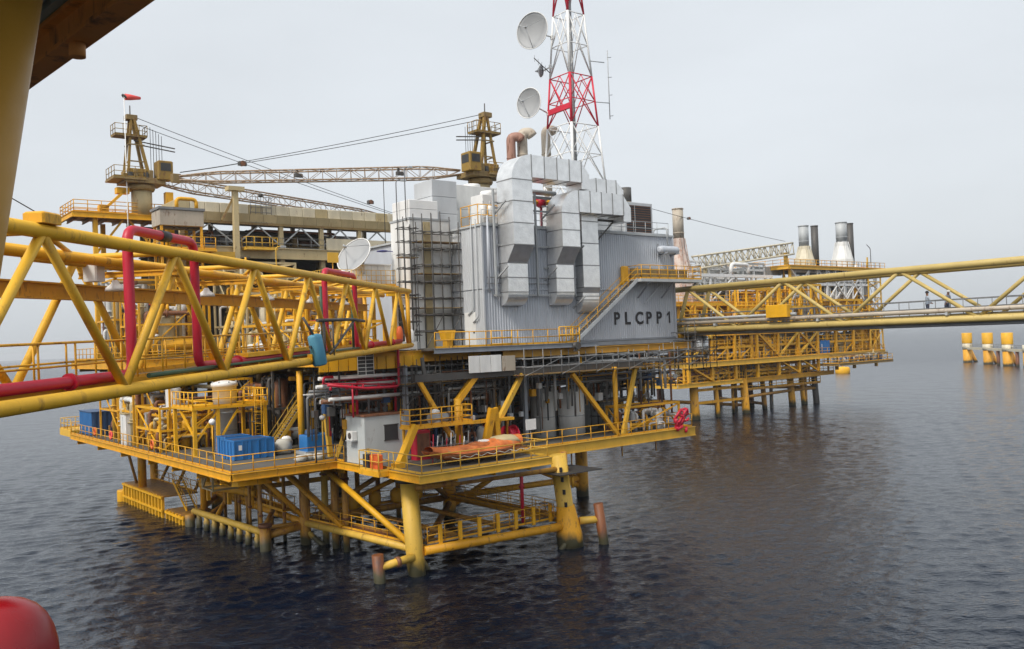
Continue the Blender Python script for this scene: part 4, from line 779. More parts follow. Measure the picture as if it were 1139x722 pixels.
skid(PF, 'machinery_skid', 'dim compressors and piping under the tan canopy', 'machinery', (-2, 37.5, 25.1, 21, 42, 27.3), 31, ['darksteel', 'tan_dark', 'rust', 'greypaint', 'blue_dark'], 16, 4, 6, 'tan_dark', small=14, posts=False)
skid(PF, 'machinery_skid', 'shadowed pipes and vessels beneath the tan module floor', 'machinery', (1, 37, 14.6, 21, 45, 23.5), 32, ['tan', 'tan_dark', 'greypaint', 'rust', 'white'], 26, 5, 8, 'tan', rr=(.09, .26), small=10, posts=False)
skid(PF, 'pipe_rack', 'tan pipe rack in front of the tan module, below the dish', 'pipe rack', (3, 27, 14.6, 20, 34.5, 21.5), 33, ['tan', 'yellow', 'whitepipe', 'cream', 'rust'], 26, 4, 8, 'tan', rr=(.09, .24), levels=2, small=8)
t = thing(PF, 'roof_cage', 'white rail cage with lamp on the edge of the tan canopy', 'railing', (5.2, 36.5, 29.5)); rail(t, [(4.2, 35.9, 27.7), (6.4, 35.9, 27.7), (6.4, 36.6, 27.7)], 'galv', 2.6, .55, .03, mids=4); T(t, 'lamp', 'darksteel', (5.3, 35.9, 30.3), (5.3, 35.9, 30.6), .25)
t = thing(PF, 'boom_rest', 'tan post topped by a saddle that holds up the crane boom', 'post', (2.4, 35.2, 14.6)); BM(t, 'post', 'tan', (2.3, 35.0, 14.6), (2.3, 35.0, 30.6), .5, .5); BX(t, 'saddle', 'tan', 1.5, 34.5, 30.55, 3.1, 35.5, 30.95); BM(t, 'knee', 'tan_dark', (1.0, 35.2, 27.6), (2.2, 35.1, 30), .2, .2); BM(t, 'foot_beam', 'yellow_pale', (-3, 35.1, 24.2), (2.2, 35.1, 24.2), .5, .7)
t = thing(PF, 'cooler_box', 'silver ribbed cooler box left of the tan canopy', 'cooler', (-3.4, 34, 26)); BB(t, 'casing', 'beigepipe', -5.6, 32.8, 26.6, -1.6, 35.2, 28.0); BX(t, 'hood', 'galv', -5.7, 32.7, 28.02, -1.5, 35.3, 28.25)
for x in (-5.4, -1.8):
    for y in (33, 35): BM(t, 'leg', 'yellow', (x, y, 14.6), (x, y, 26.6), .2, .2)
BX(t, 'floor', 'yellow', -6.2, 31.8, 24.2, -.8, 35.4, 24.4); rail(t, [(-6.1, 35.3, 24.4), (-6.1, 31.9, 24.4), (-.9, 31.9, 24.4)], 'yellow', 1.1, 1.0, .04)
for k in range(3): BX(t, 'fan_ring', 'darksteel', -5.3+k*1.25, 33.4, 26.4, -4.2+k*1.25, 34.6, 26.58)
PT(t, 'pipe', 'yellow', [(-4, 33, 28.2), (-4, 33, 29.1), (-2.2, 33, 29.1), (-2.2, 33, 28.2)], .18, .4)
# yellow landing platform under the left crane
L = thing(PF, 'crane_platform', 'yellow railed platform on tall posts under the left crane', 'platform', (-5, 46, 14.6))
BX(L, 'floor', 'yellow', -10.3, 44.1, 28.95, 1.2, 50, 29.1); IB(L, 'edge_beam', 'yellow_clean', (-10.4, 44, 28.8), (1.3, 44, 28.8), .2, .55, .05); IB(L, 'edge_beam', 'yellow', (-10.35, 44.1, 28.8), (-10.35, 50, 28.8), .2, .55, .05)
for k in range(8): IB(L, 'joist', 'yellow', (-9.6+k*1.45, 44.2, 28.75), (-9.6+k*1.45, 49.9, 28.75), .14, .35)
for x, y in ((-8.2, 44.6), (-6.4, 49), (-2.0, 44.6), (.6, 44.6), (.6, 49)): BM(L, 'post', 'yellow_clean', (x, y, 14.6), (x, y, 28.6), .42, .42)
BM(L, 'tall_post', 'yellow', (-1.2, 44.0, 14.6), (-1.2, 44.0, 31.5), .75, .75)
for a, b in (((-8.2, 44.6, 25), (-5.6, 44.6, 28.5)), ((-2, 44.6, 25), (-5, 44.6, 28.5)), ((-6.4, 49, 24), (-3, 49, 28.5))): BM(L, 'knee_brace', 'yellow', a, b, .2, .2)
rail(L, [(1.2, 44.15, 29.1), (-10.2, 44.15, 29.1), (-10.2, 49.9, 29.1), (1.2, 49.9, 29.1)], 'yellow', 1.15, 1.2, .042, mids=2)
t = thing(PF, 'access_ramp', 'yellow tilted gangway frame on the crane platform', 'gangway', (-6.4, 44.8, 29.1)); BM(t, 'side_beam', 'yellow_clean', (-7.4, 44.7, 29.4), (-5.2, 44.7, 31.6), .6, .25); BX(t, 'end_box', 'yellow_clean', -6.1, 44.4, 31.2, -4.9, 45.3, 31.8); BX(t, 'end_box', 'yellow_clean', -7.8, 44.4, 29.1, -6.9, 45.2, 29.9)
# process modules along the left side of the main deck, seen through the bridge
yl = ['yellow', 'yellow_clean', 'yellow', 'whitepipe', 'tan']
skid(PF, 'process_skid', 'yellow and white process skid along the left deck edge behind the bridge', 'process skid', (-8.6, 29.4, 14.6, -2.6, 35, 20.5), 43, yl + ['white', 'rust'], 26, 3, 9, 'yellow', rr=(.08, .26), levels=2)
skid(PF, 'process_skid', 'far process skid at the left end of the main deck under the crane platform', 'process skid', (-8.6, 37, 14.6, -3, 43, 22), 44, yl + ['white', 'galv', 'pinkrust'], 26, 3, 9, 'yellow', rr=(.08, .26), levels=2)
skid(PF, 'process_skid', 'tangled yellow pipework behind the bridge landing', 'process skid', (-2.5, 14, 14.6, 2.6, 22, 19.4), 45, yl + ['tan', 'greypaint'], 28, 2, 10, 'yellow', rr=(.08, .24), levels=2)
skid(PF, 'process_skid', 'low yellow manifold at the bridge landing beside the white shaft', 'process skid', (-4.2, 6.5, 14.6, 1.8, 11.6, 16.8), 46, yl + ['red', 'greypaint'], 22, 1, 10, 'yellow_clean', rr=(.05, .14))
skid(PF, 'process_skid', 'white and tan vessels behind the dish hut', 'process skid', (-1.5, 23.5, 14.6, 3, 31, 22.5), 47, ['white', 'tan', 'cream', 'galv', 'yellow'], 20, 3, 6, 'tan', rr=(.08, .22), levels=3)
def lampmast(label, x, y, z0, z1, m='galv', dx=.5):
    t = thing(PF, 'lamp_post', label, 'lamp post', (x, y, z0)); PT(t, 'pole', m, [(x, y, z0), (x, y, z1), (x+dx, y, z1+.12)], .05, .2, 6); BB(t, 'lamp_head', 'greypaint', x+dx-.1, y-.12, z1, x+dx+.4, y+.12, z1+.16, c=.03)
lampmast('slim yellow lamp post left of the sign, in front of the tan module', .6, 22, 14.6, 23.6, 'yellow_pale'); lampmast('grey lamp post on the roof edge by the white cabinet', 5.05, 9.5, 14.6, 27.6)
# dish hut platform
t = thing(PF, 'dish_platform', 'yellow platform on posts carrying the big tilted dish beside the white shaft', 'platform', (2, 11, 14.6)); BX(t, 'floor', 'yellow', -1.2, 9.6, 19.3, 4.9, 13.2, 19.5); IB(t, 'edge_beam', 'yellow_clean', (-1.3, 9.5, 19.2), (5.0, 9.5, 19.2), .2, .5)
for x in (-1, 4.7):
    for y in (9.8, 13): BM(t, 'post', 'yellow', (x, y, 14.58), (x, y, 19.3), .24, .24)
rail(t, [(-1.1, 13.1, 19.5), (-1.1, 9.65, 19.5), (4.8, 9.65, 19.5)], 'yellow_pale', 1.15, .42, .022, mids=2)
BM(t, 'under_beam', 'yellow_clean', (3.2, 8.3, 18.75), (5.1, 8.3, 18.75), .3, .3); BM(t, 'under_beam', 'yellow', (4.6, 8.4, 18.85), (4.6, 9.6, 18.95), .25, .25)
t = thing(PF, 'dish_hut', 'low white panelled hut beside the tilted dish', 'hut', (3.7, 11, 19.5))
for k in range(4): BB(t, 'wall_panel', 'white', 2.5+k*.58, 10.3, 19.5, 2.5+(k+1)*.58-.015, 12.6, 21.1, c=.02)
BX(t, 'roof', 'white_clean', 2.4, 10.2, 21.1, 4.9, 12.7, 21.2)
dish(PF, 'big tilted white dish antenna left of the white shaft', (2.0, 10.6, 21.7), (-.78, -.28, .5), 1.5, (2.5, 10.4, 20.2), depth=.22)
t = thing(PF, 'dish_pedestal', 'white pedestal below the tilted dish', 'pedestal', (2.5, 10.4, 19.5)); LA(t, 'column', 'white_clean', (2.45, 10.2, 19.5), (0,0,1), [(.28,0),(.28,.6),(.16,.75)], 14); T(t, 'stay', 'white', (1.3, 10.2, 19.5), (2.2, 10.3, 20.6), .05)
t = thing(PF, 'notice_board', 'small yellow square notice board on a post near the dish', 'sign', (-.2, 10.2, 19.5)); T(t, 'post', 'yellow', (-.2, 10.2, 19.5), (-.2, 10.2, 21.6), .04); BB(t, 'board', 'yellow_pale', -.65, 10.1, 21.2, .25, 10.14, 21.95, c=.01)
t = thing(PF, 'wall_lamp', 'flat dark blue oval lamp projecting left of the white shaft', 'lamp', (5.1, 10.8, 22.2)); LA(t, 'shade', 'navy', (4.3, 10.6, 22.2), (0,0,1), [(.1,.12),(.45,.06),(.45,0),(.1,-.05)], 16); BM(t, 'bracket', 'navy', (4.4, 10.6, 22.25), (5.25, 10.6, 22.25), .06, .06)
# ================================================================== EQUIPMENT ON THE LOWER DECK
t = thing(PF, 'control_cabin', 'grey steel control cabin on the lower deck edge beside the front leg', 'cabin', (0, 5, 7.0))
BB(t, 'left_wall', 'shack', -1.62, 3.78, 7.0, -1.55, 6.3, 10.2, c=.01); BB(t, 'front_wall', 'shack', -1.62, 3.7, 7.0, 1.55, 3.775, 10.2, c=.01); BX(t, 'back_block', 'shack', -1.54, 3.79, 7.0, 1.5, 6.2, 10.15); BX(t, 'roof', 'rust', -1.7, 3.62, 10.2, 1.62, 6.4, 10.32)
w_ = BX(t, 'window', 'dark', -.1, 3.66, 8.5, .95, 3.695, 9.5); BX(w_, 'window_frame', 'darksteel', -.16, 3.64, 9.5, 1.01, 3.69, 9.56); BX(w_, 'window_frame', 'darksteel', -.16, 3.64, 8.44, 1.01, 3.69, 8.5)
a_ = BB(t, 'cooling_unit', 'white', -2.05, 4.7, 8.6, -1.63, 5.5, 9.2, c=.04); LA(a_, 'fan_grille', 'darksteel', (-2.06, 5.0, 8.9), (-1,0,0), [(.22,0),(.22,.02)], 14); BX(a_, 'shelf', 'greypaint', -2.1, 4.65, 8.52, -1.63, 5.55, 8.59)
t = thing(PF, 'fire_hose_box', 'red orange hose box in the small railed bay by the cabin', 'box', (-2.2, 1.2, 6.95)); BB(t, 'body', 'orange', -2.4, .8, 6.96, -1.95, 1.75, 7.95); BX(t, 'dark_door', 'dark', -2.42, 1.9, 6.96, -2.0, 2.6, 7.9)
# lifeboats
def boat(label, x0, x1, yc, z0, hw, ht):
    t = thing(PF, 'lifeboat', label, 'lifeboat', ((x0+x1)/2, yc, z0)); L_ = x1-x0; vs = []; n = 14; m = 9
    for i in range(n+1):
        u = i/n; s = max(.06, math.sin(math.pi*min(1, max(0, .04+u*.92)))**.45); x = x0 + L_*u; kz = (abs(u-.5)*2)**3*.35
        for j in range(m): a = math.pi*j/(m-1); vs.append((x, yc - math.cos(a)*hw*s, z0 + ht*.55 + kz - math.sin(a)*ht*.55*s))
    MB().add(vs, [(i*m+j, i*m+j+1, (i+1)*m+j+1, (i+1)*m+j) for i in range(n) for j in range(m-1)], True).build('hull', 'orange_worn', t)
    vs = []
    for i in range(n+1):
        u = i/n; s = max(.05, math.sin(math.pi*min(1, max(0, .06+u*.88)))**.5); x = x0 + L_*(.03+.94*u); top = ht*(.40 if u < .62 else .62)*s**.5
        for j in range(m): a = math.pi*j/(m-1); vs.append((x, yc - math.cos(a)*hw*.95*s, z0 + ht*.56 + (abs(u-.5)*2)**3*.33 + math.sin(a)**.8*top))
    MB().add(vs, [(i*m+j, i*m+j+1, (i+1)*m+j+1, (i+1)*m+j) for i in range(n) for j in range(m-1)], True).build('canopy', 'orange_worn', t)
    BM(t, 'rubbing_strake', 'rust', (x0+.6, yc-hw*1.0, z0+ht*.56), (x1-.6, yc-hw*1.0, z0+ht*.56), .08, .1); BB(t, 'hatch', 'white', (x0+x1)/2+.4, yc-.3, z0+ht*1.05, (x0+x1)/2+1.0, yc+.3, z0+ht*1.16)
    T(t, 'keel_cradle', 'darksteel', (x0+1.5, yc, z0-.3), (x0+1.5, yc, z0+.25), .1); T(t, 'keel_cradle', 'darksteel', (x1-1.5, yc, z0-.3), (x1-1.5, yc, z0+.25), .1)
    for k in range(7): x = x0 + L_*(.14+.12*k); MB().path([(x, yc-hw*1.02, z0+ht*.5), (x+L_*.06, yc-hw*1.05, z0+ht*.36), (x+L_*.12, yc-hw*1.02, z0+ht*.5)], .025, 5).build('grab_line', 'ropewhite', t)
boat('long weathered orange lifeboat lying on the front deck behind the handrail', .2, 8.1, -.9, 7.12, 1.3, 1.05)
t = thing(PF, 'boat_davit', 'thick yellow slanted davit arm left of the lifeboat', 'davit', (-.6, .4, 7)); BM(t, 'arm', 'yellow_clean', (-1.0, .6, 7.0), (.6, .9, 9.6), .45, .4); BX(t, 'foot', 'yellow', -1.3, .3, 6.99, -.6, .95, 7.3)
t = thing(PF, 'boat_davit', 'yellow upright davit at the far end of the lifeboat', 'davit', (7.2, 1.6, 7)); BM(t, 'arm', 'yellow', (6.6, 1.5, 7.0), (7.3, 1.2, 10.2), .5, .4); BM(t, 'arm', 'yellow', (8.0, 1.5, 7.0), (7.5, 1.2, 10.2), .4, .3); BX(t, 'foot', 'yellow', 6.2, 1.2, 6.99, 8.3, 1.8, 7.25)
t = thing(PF, 'davit_platform', 'small yellow railed platform above the lifeboat', 'platform', (3, 2, 9.2)); BX(t, 'floor', 'yellow', 0.2, .9, 9.3, 5.4, 2.2, 9.48); BX(t, 'walkway', 'yellow', 5.4, 1.4, 9.2, 9.4, 2.1, 9.4); rail(t, [(.25, 2.1, 9.48), (.25, .95, 9.48), (5.3, .95, 9.48), (5.3, 2.1, 9.48)], 'yellow', 1.15, .85, .042, mids=2)
for x in (.4, 5.1, 9.2): BM(t, 'post', 'yellow', (x, 2.0, 6.99), (x, 2.0, 9.3), .16, .16)
LA(t, 'winch', 'white', (2.6, 1.5, 9.48), (0,0,1), [(.4,0),(.45,.3),(.3,.6),(.35,.9),(.1,1.0)], 12); T(t, 'drum', 'greypaint', (2.0, 1.3, 9.9), (3.4, 1.3, 9.9), .3, n=12)
t = thing(PF, 'hose_reel', 'red framed hose reel right of the lifeboat on the lower deck', 'reel', (9.8, 2.4, 7)); 
for s in (0, .7): LA(t, 'flange', 'red', (9.2+s, 2.2, 8.0), (1,0,0), [(.75,0),(.75,.05)], 16)
T(t, 'drum', 'red', (9.2, 2.2, 8.0), (9.95, 2.2, 8.0), .5, n=14); BX(t, 'stand', 'red', 9.2, 1.9, 7.0, 9.95, 2.5, 7.5)
t = thing(PF, 'hose_cabinet', 'dull red cabinet behind the lifeboat near the davit', 'cabinet', (2, 3, 7)); BB(t, 'body', 'red', 1.7, 2.6, 7.0, 2.9, 3.3, 9.0); BX(t, 'door', 'rust', 1.8, 2.57, 7.2, 2.8, 2.598, 8.8)
def lump(c, r, seed, n=12, m=8):
    rs = random.Random(seed); vs = []
    for i in range(m+1):
        a = math.pi*i/m
        for j in range(n):
            b = 2*math.pi*j/n; k = 1 + rs.uniform(-.16, .16)*math.sin(a); q = abs(math.sin(a))**.7
            vs.append((c[0] + r[0]*q*math.cos(b)*k, c[1] + r[1]*q*math.sin(b)*k, c[2] + r[2]*max(-.85, math.cos(a)*k)))
    return MB().add(vs, [(i*n+j, i*n+(j+1) % n, (i+1)*n+(j+1) % n, (i+1)*n+j) for i in range(m) for j in range(n)], True)
# blue bins, bags, drum and its platform
def bin_(label, x0, y0, x1, y1, h, m='blue', z=7.0, name='waste_bin'):
    t = thing(PF, name, label, 'bin', ((x0+x1)/2, (y0+y1)/2, z)); BX(t, 'floor', 'blue_dark', x0+.05, y0+.05, z, x1-.05, y1-.05, z+.12)
    for k in range(3): a, b = x0 + (x1-x0)*k/3, x0 + (x1-x0)*(k+1)/3; BB(t, 'side_panel', m, a+.01, y0, z+.02, b-.01, y0+.09, z+h, c=.02); BB(t, 'side_panel', m, a+.01, y1-.09, z+.02, b-.01, y1, z+h, c=.02)
    BB(t, 'end_panel', m, x0, y0+.1, z+.02, x0+.09, y1-.1, z+h, c=.02); BB(t, 'end_panel', m, x1-.09, y0+.1, z+.02, x1, y1-.1, z+h, c=.02)
    MB().box(x0-.03, y0-.03, z+h-.1, x1+.03, y0+.002, z+h+.02).build('rim', m, t); MB().box(x0-.03, y0+.003, z+h-.1, x0+.002, y1+.03, z+h+.02).build('rim', m, t); 
    n_ = max(3, round((x1-x0)/.55))
    for k in range(n_+1): xx = x0 + (x1-x0)*k/n_; BX(t, 'stiffener', m, xx-.04, y0-.07, z+.05, xx+.04, y0-.031, z+h-.11)
    n_ = max(3, round((y1-y0)/.55))
    for k in range(n_+1): yy = y0 + (y1-y0)*k/n_; BX(t, 'stiffener', m, x0-.07, yy-.04, z+.05, x0-.031, yy+.04, z+h-.11)
    BX(t, 'label_plate', 'white_clean', x0+.3, y0-.075, z+h*.5, x0+.55, y0-.071, z+h*.75); BX(t, 'lid', 'blue_dark', x0+.06, y0+.06, z+h-.12, x1-.06, y1-.06, z+h-.05)
bin_('large bright blue waste bin at the corner of the lower deck', -6.7, 13.8, -3.7, 16.2, 1.45); bin_('smaller blue bin just behind the large one', -6.3, 16.5, -4.3, 18.4, 1.5)
t = thing(PF, 'bulk_bag', 'crumpled white bulk bag leaning by the blue bins', 'bag', (-2.1, 14.6, 7)); lump((-2.6, 14.6, 7.55), (.75, .65, .62), 4).build('bag', 'ropewhite', t); lump((-2.1, 15.1, 7.9), (.45, .4, .4), 6).build('bag_top', 'white', t)
t = thing(PF, 'bulk_bag', 'white sacks lying on the deck left of the cabin', 'bag', (-2.6, 9.4, 7)); 
for k in range(3): lump((-3.7+k*.7, 9.2+.25*(k % 2), 7.22), (.5, .3, .26), 10+k).build('sack', 'ropewhite', t)
t = thing(PF, 'blue_pump', 'blue pump package behind the railing left of the cabin', 'pump', (-.5, 14, 7)); BB(t, 'casing', 'blue', -1.6, 12.6, 7.2, .6, 14, 8.4); BX(t, 'skid_base', 'greypaint', -1.8, 12.4, 7.0, .8, 14.2, 7.2); LA(t, 'motor', 'blue_dark', (-1.4, 13.2, 8.5), (1,0,0), [(.1,0),(.3,.05),(.3,.9),(.1,1)], 12); T(t, 'pipe', 'white', (.7, 13, 7.2), (.7, 13, 9.4), .1)
LAV = thing(PF, 'white_vessel', 'white cylindrical vessel with rust marks standing through the yellow platform', 'vessel', (-4.4, 21.5, 7)); LA(LAV, 'shell', 'white', (-4.4, 21.5, 7), (0,0,1), [(.9,0),(.9,4.0),(.95,4.02),(.95,5.1),(1.05,5.12),(1.05,5.4),(.95,5.45),(.3,5.6)], 24)
for k in range(8): a = 2*math.pi*k/8; T(LAV, 'bolt', 'greypaint', (-4.4+math.cos(a)*.98, 21.5+math.sin(a)*.98, 12.38), (-4.4+math.cos(a)*.98, 21.5+math.sin(a)*.98, 12.55), .05, n=6)
for z in (8.6, 10.0): T(LAV, 'band', 'greypaint', (-4.4, 21.5, z), (-4.4, 21.5, z+.07), .93, n=24)
t = thing(PF, 'vessel_platform', 'bright yellow platform with ladder round the white vessel', 'platform', (-5, 21, 7)); BX(t, 'floor', 'yellow_clean', -8.0, 18.6, 10.55, -2.0, 20.4, 10.75); BX(t, 'floor', 'yellow_clean', -8.0, 20.41, 10.55, -5.5, 23.5, 10.75); BX(t, 'floor', 'yellow_clean', -3.3, 20.41, 10.55, -2.0, 23.5, 10.75)
for x, y in ((-7.8, 18.8), (-2.2, 18.8), (-7.8, 23.3), (-2.2, 23.3), (-6, 18.8)): BM(t, 'post', 'yellow_clean', (x, y, 7.0), (x, y, 10.55), .26, .26)
for a, b in (((-7.8, 18.8, 8), (-6, 18.8, 10.4)), ((-6, 18.8, 8), (-4.4, 18.8, 10.4)), ((-7.8, 18.8, 8.4), (-7.8, 22, 10.4))): BM(t, 'brace', 'yellow_clean', a, b, .14, .14)
rail(t, [(-2.0, 23.4, 10.75), (-2.0, 18.65, 10.75), (-7.95, 18.65, 10.75), (-7.95, 23.4, 10.75)], 'yellow_clean', 1.15, .95, .045); ladder(t, (-2.9, 18.45, 7.0), (-2.9, 18.45, 12.0), 'yellow_clean', .5, True)
t = thing(PF, 'deck_lamp', 'globe lamp on a thin post behind the corner railing', 'lamp', (-6.4, 14.8, 7)); T(t, 'post', 'yellow', (-7.6, 15.6, 7), (-7.6, 15.6, 9.6), .05); LA(t, 'globe', 'white_clean', (-7.6, 15.6, 9.6), (0,0,1), [(.08,0),(.24,.15),(.24,.3),(.08,.45)], 12)
t = thing(PF, 'deck_lamp', 'white headed lamp post at the railing corner left of the cabin', 'lamp', (-2.4, 8.0, 7)); T(t, 'post', 'yellow_pale', (-2.6, 7.9, 7), (-2.6, 7.9, 9.9), .06); LA(t, 'globe', 'white_clean', (-2.6, 7.9, 9.9), (0,0,1), [(.12,0),(.2,.1),(.2,.25),(.05,.35)], 12)
for i, (x, y) in enumerate(((-9.15, 24.5), (-9.15, 42.5), (-9.15, 36.8))):
    t = thing(PF, 'lifebuoy', ['orange lifebuoy on the railing near the yellow vessel platform', 'orange lifebuoy on the railing before the blue container', 'pale red lifebuoy on the railing left of the white cabinet'][i], 'lifebuoy', (x, y, 7.7)); MB().path([(x-.12, y + math.cos(a)*.32, 7.75 + math.sin(a)*.32) for a in [2*math.pi*k/16 for k in range(17)]], .09, 7, cap=False).build('ring', 'orange' if i < 2 else 'pinkred', t); BX(t, 'holder', 'white', x-.06, y-.1, 7.3, x+.02, y+.1, 7.5)
t = thing(PF, 'valve_cabinet', 'white tall cabinet on the left edge of the lower deck', 'cabinet', (-8.0, 34.3, 7)); BB(t, 'body', 'white', -8.9, 33.4, 7.0, -6.6, 35.0, 9.7); BX(t, 'door_gap', 'greypaint', -8.92, 34.18, 7.2, -8.9, 34.22, 9.5); BX(t, 'top', 'tan', -8.95, 33.35, 9.7, -6.55, 35.05, 9.8)
t = thing(PF, 'cargo_container', 'dark blue ribbed cargo container at the far left end of the lower deck', 'container', (-6.8, 48.5, 7))
BX(t, 'body', 'blue_dark', -8.6, 46.4, 7.05, -5.0, 51.4, 9.3)
rib = BX(t, 'rib', 'blue', -8.66, 46.5, 7.1, -8.6, 46.75, 9.25); rep(rib, [(0, .5*k, 0) for k in range(1, 10)]); rib = BX(t, 'front_rib', 'blue_dark', -8.5, 46.34, 7.1, -8.25, 46.4, 9.25); rep(rib, [(.5*k, 0, 0) for k in range(1, 7)]); BX(t, 'roof', 'blue_dark', -8.68, 46.32, 9.3, -4.95, 51.45, 9.4)
for i, (x, y, r, h) in enumerate(((-2.7, 36.9, .75, 5.2), (-1.4, 38.6, .65, 5.4), (-3.6, 39.6, .5, 5.0))):
    t = thing(PF, 'white_tank', ['tall white tank behind the left railing, right one of three', 'tall white tank behind the left railing, middle one of three', 'tall white tank behind the left railing, slim left one'][i], 'tank', (x, y, 7)); LA(t, 'shell', 'white', (x, y, 7), (0,0,1), [(r,0),(r,h-.4),(r*.75,h-.1),(r*.2,h)], 18); T(t, 'pipe', 'galv', (x-r-.15, y, 7), (x-r-.15, y, 7+h), .08)
for i, (x, y, r, h, m) in enumerate(((18.4, 5.2, 1.1, 3.9, 'white'), (16.2, 6.2, 1.0, 4.2, 'whitepipe'), (25.6, 8.6, 1.0, 3.8, 'white'), (22.8, 8.0, .9, 4.2, 'greypaint'))):
    t = thing(PF, 'storage_tank', ['large off white upright tank between the yellow braces on the right deck', 'grey white upright tank just left of the largest one, in shadow', 'off white upright tank near the right end of the lower deck', 'dim grey upright tank behind the right bracing'][i], 'tank', (x, y, 7)); LA(t, 'shell', m, (x, y, 7), (0,0,1), [(r,0),(r,h-.25),(r*.8,h),(r*.2,h+.12)], 24); T(t, 'band', 'greypaint', (x, y, 8.6), (x, y, 8.68), r*1.02, n=24); T(t, 'pipe', 'galv', (x+r+.1, y-.3, 7), (x+r+.1, y-.3, 7+h+1), .09)
t = thing(PF, 'hose_bundle', 'tangled red hose bundle hung over the rail at the right deck end', 'hose', (27.2, .9, 7.9)); rs = random.Random(5)
for k in range(9):
    a0 = rs.random()*6; c = V((26.6+rs.random()*1.0, .75+rs.random()*.25, 7.75+rs.uniform(-.5, .35))); w = rs.uniform(.25, .5); MB().path([c + V((math.cos(a+a0)*w, math.sin(2*a)*.15, math.sin(a)*w*1.3)) for a in [2*math.pi*i/12 for i in range(12)]], .1, 6).build('hose_loop', 'red', t)
LA(t, 'hose_coupling', 'red', (27.4, .8, 6.6), (.2,0,1), [(.12,0),(.15,.2),(.1,.5)], 10)
t = thing(PF, 'panel_board', 'small blank white board on a stand beside the grey column', 'board', (11.6, 2.4, 7)); BB(t, 'board', 'white_clean', 11.2, 2.3, 8.2, 12.2, 2.36, 9.0, c=.01); T(t, 'leg', 'galv', (11.7, 2.4, 7), (11.7, 2.4, 8.3), .05)
t = thing(PF, 'fan_unit', 'round grey fan casing in the shadow behind the yellow bracing', 'fan', (10, 6, 10)); LA(t, 'casing', 'greypaint', (11.4, 5.2, 10.6), (-.3,-1,0), [(.55,0),(.6,.1),(.6,.5),(.45,.55)], 20); T(t, 'post', 'greypaint', (11.4, 5.4, 7), (11.4, 5.4, 10.2), .12)
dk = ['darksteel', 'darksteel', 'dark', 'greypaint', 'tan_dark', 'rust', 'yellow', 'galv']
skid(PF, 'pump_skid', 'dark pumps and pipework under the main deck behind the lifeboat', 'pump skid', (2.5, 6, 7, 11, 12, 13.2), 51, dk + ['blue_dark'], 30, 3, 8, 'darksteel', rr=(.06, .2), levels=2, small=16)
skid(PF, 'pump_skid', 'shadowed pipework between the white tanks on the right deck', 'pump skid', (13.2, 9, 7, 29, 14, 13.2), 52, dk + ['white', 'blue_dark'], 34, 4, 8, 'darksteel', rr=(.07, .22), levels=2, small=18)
skid(PF, 'pump_skid', 'yellow manifold under the main deck behind the blue bins', 'pump skid', (-7.5, 25.5, 7, -.5, 33, 12.6), 53, ['yellow', 'yellow', 'rust', 'whitepipe', 'tan'], 30, 2, 9, 'yellow', rr=(.07, .22), levels=2)
skid(PF, 'pump_skid', 'ochre wellhead piping at the far left of the lower deck', 'pump skid', (-8, 38, 7, -4.2, 45.5, 12.6), 54, ['yellow_pale', 'rust', 'tan', 'rusty_yellow'], 26, 2, 9, 'yellow', rr=(.09, .26), levels=2)
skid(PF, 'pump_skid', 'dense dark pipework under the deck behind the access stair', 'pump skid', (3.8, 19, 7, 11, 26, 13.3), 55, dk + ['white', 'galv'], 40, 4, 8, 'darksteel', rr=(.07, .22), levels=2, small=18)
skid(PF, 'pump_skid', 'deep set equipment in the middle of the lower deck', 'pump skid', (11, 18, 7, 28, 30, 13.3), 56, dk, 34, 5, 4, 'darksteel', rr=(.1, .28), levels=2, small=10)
# overhead pipe runs under the main deck
R1 = thing(PF, 'pipe_run', 'bundle of silver and dark pipes hung under the front of the main deck', 'pipework', (5, 6, 13)); rs = random.Random(8)
for k in range(16):
    z = 11.2 + rs.random()*2.1; y = 4.4 + rs.random()*3.4; x0 = -4.2 + rs.random()*3; x1 = x0 + 8 + rs.random()*18; x1 = min(x1, 29); m = rc(rs, ['galv', 'silver', 'darksteel', 'whitepipe', 'rust', 'red'])
    T(R1, 'pipe', m, (x0, y, z), (x1, y, z), .05 + rs.random()*.11, n=8)
for x in (-3, 3, 9, 15, 21, 27): BM(R1, 'hanger', 'darksteel', (x, 4.4, 11.1), (x, 4.4, 13.6), .1, .1); BM(R1, 'hanger', 'darksteel', (x, 7.9, 11.1), (x, 7.9, 13.6), .1, .1); BM(R1, 'hanger_bar', 'darksteel', (x, 4.2, 11.1), (x, 8.1, 11.1), .1, .12)
for k, (y, z, a, b) in enumerate(((4.6, 12.9, -4.4, 6), (5.0, 12.35, -4.4, 4.5), (4.4, 11.5, -3.8, 3.2))): T(R1, 'pipe', 'white', (a, y, z), (b, y, z), .13, n=10)
R2 = thing(PF, 'pipe_run', 'long pipes hung under the left end of the main deck', 'pipework', (-5, 36, 13))
for k in range(10):
    z = 11.6 + rs.random()*1.7; x = -7.5 + rs.random()*5; T(R2, 'pipe', rc(rs, ['yellow', 'galv', 'darksteel', 'tan']), (x, 28.8, z), (x, 36+rs.random()*14, z), .06 + rs.random()*.12, n=8)
for y in (29, 35, 42): BM(R2, 'hanger_bar', 'darksteel', (-8, y, 11.5), (-2, y, 11.5), .1, .12); BM(R2, 'hanger', 'darksteel', (-8, y, 11.5), (-8, y, 13.9), .1, .1); BM(R2, 'hanger', 'darksteel', (-2, y, 11.5), (-2, y, 13.9), .1, .1)
